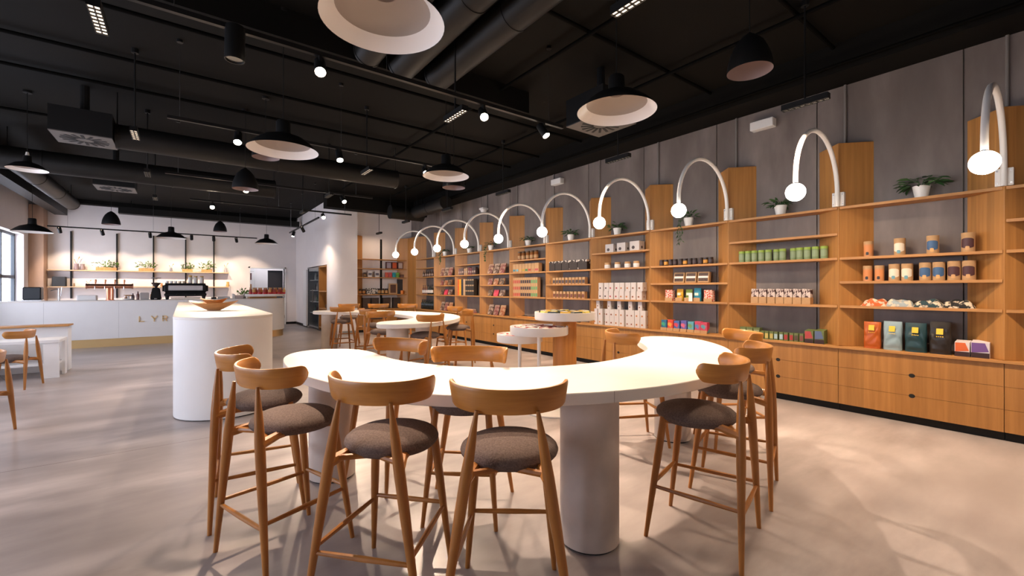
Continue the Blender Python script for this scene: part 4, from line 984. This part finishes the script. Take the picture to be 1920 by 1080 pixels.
for i, (x, w_, h_, pw, lab) in enumerate(((-2.02, .62, .24, .50, 'wide herb planter on the back bar shelf, leftmost'), (-1.02, .50, .26, .40, 'herb planter on the back bar shelf, second from left'), (.10, .32, .22, .30, 'compact dark herb in basket on the back bar shelf'), (.66, .52, .30, .32, 'spreading herb in basket at the right of the back bar shelf'))):
    bush('herb_planter', lab, x, YK - .17, 2.02, w_, h_, pw, .10, WICK, 30 + i, 70, group='herb planters behind the bar')
for i, (x, z, h, c, lab) in enumerate(((-2.72, 2.02, .20, (.35, .25, .25), 'left vase on the upper back bar shelf'), (-2.58, 2.02, .19, (.3, .22, .2), 'second vase on the upper back bar shelf'), (-.36, 2.02, .13, (.3, .3, .32), 'glass with dried stems right of the second herb planter'), (1.24, 2.02, .17, (.4, .38, .38), 'metal jug at the right end of the upper back bar shelf'),
                                       (-2.78, 1.50, .10, (.3, .2, .1), 'small brown bowl on the lower back bar shelf'), (-2.45, 1.50, .10, (.6, .55, .5), 'white cup with sprig on the lower back bar shelf'), (-.62, 1.50, .12, (.5, .25, .1), 'small copper cup on the lower back bar shelf'), (-.48, 1.50, .14, (.2, .17, .17), 'dark cup on the lower back bar shelf'), (1.30, 1.50, .18, (.6, .38, .12), 'amber bottle on the lower back bar shelf'))):
    t = thing('bar_vase', lab, 'vase', (x, YK - .17, z)); MB().lathe([(h * .22, 0), (h * .32, h * .25), (h * .24, h * .75), (h * .28, h)], 14).build('vase', paint(*c, .3), t)
    if i in (0, 2, 3, 5): MB().tube([(0, 0, h * .8), (.03, 0, h * 1.6), (.07, 0, h * 2.1)], [.004, .004, .016], 6).add([], []).tube([(0, 0, h * .8), (-.05, 0, h * 1.7)], [.004, .010], 6).build('dried_stem', paint(.5, .32, .1), t)
tag(link('serving_tray', bx(-.26, .26, -.1, .1, 0, .06).mesh('serving_tray', paint(.6, .48, .2), bevel=.01), None, (-2.05, YK - .17, 1.50)), 'long straw tray on the lower back bar shelf', 'tray')
tag(link('coffee_tin', bx(-.15, .15, -.1, .1, 0, .30).mesh('coffee_tin', paint(.02, .015, .015), bevel=.01), None, (-3.1, YK - .17, 1.50)), 'black square tin at the left end of the lower back bar shelf', 'tin')
# storeroom rack seen through the door
t = thing('storeroom_rack', 'white storage rack with boxes beyond the open door', 'rack', (2.12, 20.9, 0))
for z in (.4, .85, 1.3, 1.75, 2.15): bx(-.3, .2, -.2, .2, z, z + .03).build('rack_shelf', WPLAST, t)
for x in (-.28, .18): bx(x, x + .03, -.2, -.17, 0, 2.3).build('post', WPLAST, t)
for i, z in enumerate((.43, .88, 1.33, 1.78)): tag(link('storage_box', bx(-.14, .14, -.15, .15, 0, .28).mesh('storage_box', paint(*[(.2, .12, .1), (.25, .28, .35), (.4, .2, .08), (.12, .05, .05)][i])), None, (2.08, 20.9, z)), 'storage box on the rack beyond the door, %s from the bottom' % ORD[i], 'box', 'boxes on the storeroom rack')

# ------------------------------------------------------------------ drinks fridge and niche
fr = thing('drinks_fridge', 'glass-door drinks fridge built into the white wall', 'fridge', (XP, 16.6, 0))
m = MB(); m.box(.03, .46, -.80, .80, .06, .12); m.box(.03, .46, -.80, .80, 2.06, 2.17); m.box(.42, .46, -.80, .80, .12, 2.06); m.box(.03, .42, -.80, -.74, .12, 2.06); m.box(.03, .42, .74, .80, .12, 2.06)
m.build('case', mat('fridge_steel', (.30, .30, .31), .35, .6), fr, smooth=0)
for z in (.55, .95, 1.35, 1.72): bx(.06, .40, -.72, .72, z, z + .015).build('fridge_shelf', WPLAST, fr)
bx(.006, .016, -.76, .76, .12, 2.1).build('glass_door', GLASS, fr); bx(.002, .026, -.80, -.755, .06, 2.15).build('door_frame', FRAME, fr); bx(.002, .026, .755, .80, .06, 2.15).build('door_frame', FRAME, fr)
bx(-.03, .002, -.03, .0, .9, 1.4).build('door_handle', CHROME, fr)
for zi, z in enumerate((.565, .965, 1.365, 1.735)):
    for i in range(5):
        o = link('drink_bottle', MB().lathe([(.035, 0), (.035, .15), (.014, .20), (.014, .25)], 10).mesh('drink_bottle', paint(*[(.35, .3, .3), (.12, .1, .1), (.5, .45, .4), (.2, .06, .05), (.1, .14, .1)][(i + zi) % 5], .25)), None, (XP + .2, 16.05 + i * .26, z)); tag(o, 'drink bottle behind the fridge glass, shelf %s from bottom, %s along' % (ORD[zi], ORD[i]), 'bottle', 'bottles in the fridge')
ni = thing('oak_niche', 'open oak cubby beside the drinks fridge', 'cubby', (XP, 15.26, 0)); m = MB(); m.box(.43, .46, -.50, .50, .04, 2.18); m.box(.0, .43, -.50, -.47, .04, 2.18); m.box(0, .43, .47, .50, .04, 2.18); m.box(0, .43, -.47, .47, 2.14, 2.18); m.build('case', OAK, ni, smooth=0)
for z in (.12, .75, 1.32): bx(.0, .43, -.468, .468, z, z + .04).build('niche_shelf', OAKX, ni)
for i in range(3): tag(link('small_pack', MB().lathe([(.04, 0), (.05, .06), (.03, .12)], 10).mesh('small_pack', paint(*[(.5, .03, .04), (.7, .65, .6), (.05, .04, .04)][i])), None, (XP + .15, 15.0 + i * .16, .79)), 'small %s sweet pack in the oak cubby' % ('red', 'white', 'black')[i], 'pack')
tag(bx(XP - .04, XP - .004, 17.48, 18.0, .04, 2.12).build('panel_door', WPLAST, bevel=.004), 'white panel door standing left of the drinks fridge', 'door')

# ------------------------------------------------------------------ bench and low table at the left
t = thing('white_sideboard', 'white sideboard with thin oak top at the left edge', 'sideboard', (-2.55, 10.85, 0)); m = MB(); m.box(-.95, .93, -.02, .22, 0, .785); m.build('body', COUNTW, t, bevel=.01); bx(-.97, .95, -.13, .25, .785, .81).build('oak_top', OAKX, t, bevel=.004)
t = thing('white_bench', 'low white bench table on panel legs in front of the sideboard', 'bench', (-2.3, 10.35, 0))
bx(-1.0, .69, -.28, .28, .565, .615).build('top', COUNTW, t, bevel=.004)
bx(.50, .68, -.27, -.23, 0, .565).build('panel_leg', COUNTW, t); bx(.65, .688, .12, .27, 0, .565).build('panel_leg', COUNTW, t); bx(-.95, -.91, -.25, .25, 0, .565).build('panel_leg', COUNTW, t)
bx(-.90, .65, -.2, .25, .20, .23).build('low_shelf', COUNTW, t)
tag(bx(-2.95, -2.35, 10.2, 10.5, .232, .36).build('storage_basket', paint(.16, .16, .17), bevel=.02), 'dark grey basket on the low shelf of the white bench', 'basket')
t = thing('red_flower_bowl', 'bowl with red blossom on the white bench', 'bowl', (-2.62, 10.3, .6155)); MB().lathe([(.04, 0), (.10, .05), (.11, .07)], 16).build('bowl', paint(.1, .09, .09), t)
m = MB()
for i in range(9): a = 2 * PI * i / 9; m.lathe([(.005, 0), (.03, .02), (.02, .05)], 8, (.05 * math.cos(a), .05 * math.sin(a), .055))
m.build('blossom', paint(.55, .02, .03), t)

# ------------------------------------------------------------------ ceiling services
def aim(o, d): o.rotation_euler = Vector(d).to_track_quat('-Z', 'Y').to_euler()
def cable(x, y, z0, r=.003, mat_=BLACKM): return MB().tube([(x, y, z0), (x, y, ZC)], r, 6)
def track(name, label, p0, p1, wires):
    t = thing(name, label, 'light track', (p0[0], p0[1], p0[2]))
    d = Vector(p1) - Vector(p0)
    if abs(d.x) > abs(d.y): bx(0, d.x, -.018, .018, -.018, .018).build('rail', BLACKM, t)
    else: bx(-.018, .018, 0, d.y, -.018, .018).build('rail', BLACKM, t)
    for w in wires:
        q = d * w; MB().tube([(q.x, q.y, .018), (q.x, q.y, ZC - p0[2])], .003, 6).build('hanger_wire', CHROME, t)
        MB().lathe([(.03, ZC - p0[2] - .03), (.03, ZC - p0[2])], 12, (q.x, q.y, 0)).build('ceiling_cap', BLACKM, t)
    return t
spot_m = MB().lathe([(.02, .10), (.042, .095), (.045, .09), (.045, -.075), (.041, -.075), (.040, -.060)], 20, close=False).mesh('spot_body', BLACKM)
lens_m = MB().lathe([(.001, -.068), (.040, -.068)], 20, close=False).mesh('spot_lens', LEDW)
lens_off = MB().lathe([(.001, -.068), (.040, -.068)], 20, close=False).mesh('spot_lens', mat('dark_lens', (.03, .03, .032), .25))
stem_m = bx(-.011, .011, -.02, .02, 0, .09).mesh('spot_arm', BLACKM)
def spot(x, y, z, target, label, w=SPOT_W, size=62, blend=.7, col=WARM, sc=1.0, lit=True):
    t = thing('track_spotlight', label, 'spotlight', (x, y, z), 0, 'spotlights on the ceiling tracks')
    h = link('head', spot_m, t); h.location = (0, 0, -.075 - .035 * sc); aim(h, Vector(target) - Vector((x, y, z - .1))); h.scale = (sc,) * 3
    link('lens', lens_m if lit else lens_off, h)
    a = link('mounting_arm', stem_m, t); a.location = (0, 0, -.108)
    if not lit: return t
    L = bpy.data.lights.new('spot_beam', 'SPOT'); L.energy = w; L.color = col; L.spot_size = math.radians(size); L.spot_blend = blend; L.shadow_soft_size = .03
    lo = bpy.data.objects.new('spot_beam', L); C.objects.link(lo); lo.parent = h; lo.location = (0, 0, -.085)
    return t
TZ = 3.36
track('light_track', 'black light track nearest the camera, crossing above the near table', (-.7, 3.8, TZ), (3.6, 3.8, TZ), (.15, .5, .95))
track('light_track', 'black light track second from the camera', (-.15, 6.2, TZ), (3.6, 6.2, TZ), (.03, .5, .95))
track('light_track', 'black light track third from the camera', (-.25, 9.2, TZ), (3.2, 9.2, TZ), (.05, .9))
track('light_track', 'black light track fourth from the camera, before the white pier', (.1, 11.65, TZ), (3.5, 11.65, TZ), (.1, .5, .95))
track('light_track', 'black light track over the back bar shelves', (-3.1, 17.8, 3.21), (2.07, 17.8, 3.21), (.08, .45, .9))
track('light_track', 'black light track running from the pier towards the door', (2.8, 12.1, 3.28), (2.8, 16.0, 3.28), (.1, .5, .95))
spot(.30, 3.8, TZ, (.25, 3.85, 0), 'unlit black cylinder spotlight at the left of the near track', 0, sc=1.45, lit=False)
spot(.89, 3.8, TZ, (.45, 1.6, .5), 'lit track spotlight on the near track, left of the big pendant')
spot(2.48, 3.8, TZ, (1.45, 1.3, .6), 'brightest lit track spotlight on the near track, centre of the picture')
spot(3.30, 3.8, TZ, (3.7, 2.3, .9), 'track spotlight at the right end of the near track')
spot(.52, 6.2, TZ, (.2, 4.4, .9), 'small lit spotlight on the second track, left of the dome pendant', SPOT_W * .5)
spot(1.7, 6.2, TZ, (1.6, 4.2, 0), 'track spotlight in the middle of the second track', SPOT_W * .8)
spot(2.98, 6.2, TZ, (2.1, 3.3, .9), 'lit spotlight on the second track beside the smaller dome pendant')
spot(.9, 9.2, TZ, (.6, 8.0, 1.1), 'spotlight on the third track above the island', SPOT_W * .6)
spot(2.6, 9.2, TZ, (2.9, 6.7, .9), 'spotlight on the third track above the far table', SPOT_W * .8)
spot(.50, 11.65, TZ, (.2, 7.6, 1.0), 'lit spotlight on the fourth track, above the espresso machine in view', SPOT_W * .8)
spot(2.80, 11.65, TZ, (2.5, 8.0, .9), 'lit spotlight on the fourth track, before the white pier', SPOT_W * .7)
for i, x in enumerate((-2.85, -1.95, -.85, .20, .80, 1.45)):
    spot(x, 17.8, 3.21, (x + (.1, .25, .1, .05, .1, .45)[i], YK, 1.45), 'small black spotlight washing the bar wall, %s from the left' % ORD[i], 130, 66, .45, (1, .76, .56))
spot(2.8, 14.0, 3.28, (XP, 14.9, 1.9), 'spotlight on the pier track aimed at the fridge wall', 90, 70)
spot(2.8, 15.4, 3.28, (2.3, 15.1, 1.3), 'spotlight on the pier track aimed at the bar ledge', 110, 60)

# linear louvre lights
cell = MB(); body = MB()
body.box(-.032, .032, -.20, .20, .006, .05)
for s in (-1, 1): body.box(s * .032 - .003, s * .032 + .003, -.20, .20, -.006, .05)
for i in range(9): y = -.20 + .05 * i; body.box(-.030, .030, y - .003, y + .003, -.006, .006)
body.box(-.003, .003, -.2, .2, -.006, .006)
bodym = body.mesh('louvre_body', BLACKM)
for i in range(8):
    for s in (-1, 1): cell.box(s * .0165 - .0115, s * .0165 + .0115, -.20 + .05 * i + .005, -.15 + .05 * i - .005, .003, .0055)
cellm = cell.mesh('louvre_cells', LEDC)
COLN = {-.46: 'left', 2.26: 'middle', 4.85: 'right'}
for xi in (-.46, 2.26, 4.85):
    for j, y in enumerate((1.7, 4.0, 6.75, 8.95, 11.3, -.55)):
        if j == 5 and xi < 4: continue  # last position is out of view, added to light the near shelf bays
        if xi == -.46 and j == 0: continue
        t = thing('linear_light', 'small black louvred ceiling light on a rod, %s row, %s from the camera' % (COLN[xi], ORD[j]), 'ceiling light', (xi, y, 3.24), 0, 'louvred lights on rods')
        link('housing', bodym, t); link('louvre_cells', cellm, t)
        MB().tube([(0, 0, .05), (0, 0, ZC - 3.24)], .009, 8).build('rod', BLACKM, t); MB().lathe([(.035, ZC - 3.24 - .05), (.035, ZC - 3.24)], 12).build('ceiling_cap', BLACKM, t)
        L = bpy.data.lights.new('louvre_light', 'AREA'); L.shape = 'RECTANGLE'; L.size = .06; L.size_y = .38; L.energy = LINEAR_W * (8.0 if xi > 4 else 3.0 if xi < 0 and y > 8 else 1); L.color = SOFT; L.spread = math.radians(125)
        lo = bpy.data.objects.new('louvre_light', L); C.objects.link(lo); lo.parent = t; lo.location = (0, 0, -.008)
t = thing('linear_light', 'added small black louvred light brightening the corner shelf unit', 'ceiling light', (5.05, 13.9, 3.20)); link('housing', bodym, t); link('louvre_cells', cellm, t); MB().tube([(0, 0, .05), (0, 0, ZC - 3.2)], .009, 8).build('rod', BLACKM, t)  # extra light, added for the shelves in the far corner
L = bpy.data.lights.new('louvre_light', 'AREA'); L.shape = 'RECTANGLE'; L.size = .06; L.size_y = .38; L.energy = LINEAR_W; L.color = SOFT
lo = bpy.data.objects.new('louvre_light', L); C.objects.link(lo); lo.parent = t; lo.location = (0, 0, -.008)

# pendants
def pendant(kind, x, y, z, s, label):
    t = thing('pendant_lamp', label, 'pendant lamp', (x, y, z), 0, 'black pendant lamps')
    if kind == 'dome':
        out = [(.326, 0), (.322, .012), (.255, .075), (.19, .125), (.12, .150), (.075, .165), (.068, .19), (.066, .285), (.055, .30), (.01, .302)]
        inn = [(.324, .001), (.316, .010), (.248, .066)]; cavity = [(.248, .066), (.235, .085), (.19, .112), (.12, .140), (.07, .154), (.062, .19), (.058, .27), (.003, .272)]
        top = .302; shell = BLACKM; im = WENAM
    else:
        out = [(.18, 0), (.179, .03), (.170, .09), (.150, .16), (.115, .235), (.065, .295), (.03, .318), (.02, .33), (.005, .332)]
        inn = [(.1785, .001), (.175, .03), (.166, .088), (.145, .155), (.11, .228), (.06, .285), (.003, .30)]; cavity = None
        top = .332; shell = BLACKM; im = mat('dull_mauve_enamel', (.30, .22, .21), .4)
    MB().lathe([(r * s, q * s) for r, q in out], 48, close=False).build('shade', shell, t, smooth=40)
    MB().lathe([(r * s, q * s) for r, q in inn], 48, close=False).build('shade_lining', im, t, smooth=40)
    if cavity: MB().lathe([(r * s, q * s) for r, q in cavity], 48, close=False).build('shaded_cavity', mat('shaded_cavity_grey', (.36, .31, .275), .5), t, smooth=40)  # grey puts the shade inside the dome into the lining colour
    MB().lathe([(.01, .16), (.022, .165), (.028, .185), (.022, .21), (.014, .25)], 16).build('bulb', mat('frosted_bulb', (.8, .75, .7), .4), t)
    MB().tube([(0, 0, top * s), (0, 0, ZC - z)], .004, 6).build('cord', BLACKM, t)
    MB().lathe([(.05, ZC - z - .03), (.05, ZC - z)], 16).build('ceiling_rose', BLACKM, t)
pendant('dome', .86, 2.30, 2.88, 1.0, 'large dome pendant with white inside, cut off by the top of the picture')
pendant('dome', .80, 4.90, 2.83, 1.0, 'dome pendant with white rim hanging left of centre, above the island end')
pendant('dome', 2.97, 5.52, 3.03, 1.0, 'dome pendant beside the lit second-track spotlight, near picture centre')
pendant('dome', 2.89, 2.40, 2.92, 1.0, 'large dome pendant right of centre, above the right end of the near table')
pendant('dome', -1.78, 9.1, 3.13, .66, 'small dome pendant high at the left edge beside the air diffuser')
pendant('dome', -2.78, 14.6, 2.73, 1.05, 'dome pendant over the left end of the bar by the window')
pendant('dome', -.27, 14.6, 2.76, 1.0, 'dome pendant over the middle of the bar')
pendant('dome', 1.94, 14.6, 2.75, .92, 'dome pendant over the right end of the bar')
pendant('bell', 3.93, 1.80, 3.33, 1.0, 'bell-shaped pendant high at the upper right')
pendant('bell', -1.45, 14.7, 3.03, 1.0, 'bell-shaped pendant over the bar, left one')
pendant('bell', .81, 14.7, 3.03, .9, 'bell-shaped pendant over the bar, right one')
pendant('bell', .77, 8.0, 3.0, 1.0, 'bell-shaped pendant above the middle of the island')
pendant('bell', .96, 7.3, 3.36, 1.0, 'bell-shaped pendant hidden just behind the dome pendant left of centre')
pendant('bell', 3.45, 6.15, 3.05, 1.0, 'bell-shaped pendant low behind the central dome pendant')

# ducts, pipes, air diffusers
def duct(label, p0, p1, r, rings=True):
    t = thing('round_duct', label, 'duct', p0); d = Vector(p1) - Vector(p0)
    MB().tube([(0, 0, 0), d], r, 28).build('pipe', BLACKM2, t)
    n = max(2, int(d.length / 1.4))
    for i in range(n + 1):
        q = d * (i / n); u = d.normalized() * .015
        if i: q = q - u * 1.1
        else: q = q + u * 1.1
        MB().tube([q - u, q + u], r * 1.035, 28).build('coupling_ring', BLACKM2, t)
        if i in (0, n): MB().tube([q + Vector((0, 0, r)), Vector((q.x, q.y, ZC - p0[2]))], .008, 6).build('hanger', BLACKM, t)
    return t
duct('thick black duct overhead, leftmost of three above the big pendant', (1.62, -2.9, 4.04), (1.62, 4.82, 4.04), .15)
duct('thick black duct overhead, middle of three above the big pendant', (2.02, -2.9, 4.02), (2.02, 4.82, 4.02), .165)
duct('thick black duct overhead, rightmost of three above the big pendant', (2.47, -2.9, 4.02), (2.47, 4.82, 4.02), .165)
duct('black duct crossing behind the near air diffuser', (-.78, 8.4, 3.62), (3.4, 8.4, 3.62), .17)
duct('black duct crossing the ceiling to the left wall', (-3.68, 10.85, 3.62), (1.6, 10.85, 3.62), .19)
duct('black duct running to the bar along the left side', (-2.45, 11.3, 3.75), (-2.45, 16.7, 3.75), .17)
duct('black duct end hanging before the corner shelf unit', (4.9, 12.6, 3.72), (5.95, 12.6, 3.72), .20)
duct('second black duct end beside the concrete wall corner', (5.6, 12.25, 3.73), (5.6, 10.4, 3.73), .18)
t = thing('rectangular_duct', 'flat black duct along the wall above the bar shelves', 'duct', (-1.65, 18.5, 3.8)); bx(0, 5.2, -.15, .15, 0, .2).build('casing', BLACKM2, t)
for x in (.3, 2.6, 4.9): MB().tube([(x, 0, .2), (x, 0, ZC - 3.8)], .012, 8).build('hanger', BLACKM, t)
def diffuser(x, y, z, label):
    t = thing('air_diffuser', label, 'air vent', (x, y, z)); bx(-.31, .31, -.31, .31, .012, .34).build('plenum_box', BLACKM, t)
    bx(-.31, .31, -.31, .31, 0, .012).build('face_plate', mat('grey_vent_plate', (.085, .078, .072), .5), t)
    for i in range(16):
        a = 2 * PI * i / 16; c, s = math.cos(a), math.sin(a); w_ = .016
        MB().hexa([(c * r - s * q * w_, s * r + c * q * w_, zz) for zz in (-.004, -.0005) for r, q in ((.09, -1), (.25, -1), (.25, 1), (.09, 1))]).build('swirl_slot', RUBBER, t, smooth=0)
    MB().tube([(0, 0, .34), (0, 0, ZC - z)], .05, 10).build('hanger', BLACKM, t)
diffuser(-1.10, 8.42, 3.5, 'square air diffuser on a black box at upper left')
diffuser(-1.10, 11.9, 3.45, 'square air diffuser further back at left')
diffuser(4.25, 3.78, 3.52, 'square air diffuser behind the right dome pendant')
def pipe(label, p0, p1, r=.022):
    o = MB().tube([p0, p1], r, 10).build('ceiling_conduit', mat('black_conduit', (.0025, .0024, .002), .8, spec=.05)); tag(o, label, 'conduit', 'ceiling conduits')
for i, y in enumerate((1.8, 3.26, 5.78, 7.0, 8.0, 10.0)):
    pipe('straight black conduit crossing under the ceiling, %s from the camera' % ORD[i], (-3.6, y, 4.20), (5.95, y, 4.20))
pipe('black conduit running lengthwise above the right row of lights', (4.89, -2.8, 4.15), (4.89, 12.3, 4.15))
pipe('black conduit running lengthwise between the middle and right lights', (3.45, -2.8, 4.15), (3.45, 12.3, 4.15))
pipe('thin sprinkler pipe running along the beam by the shelving', (5.9, -2.8, 3.97), (5.9, 12.3, 3.97), .016)
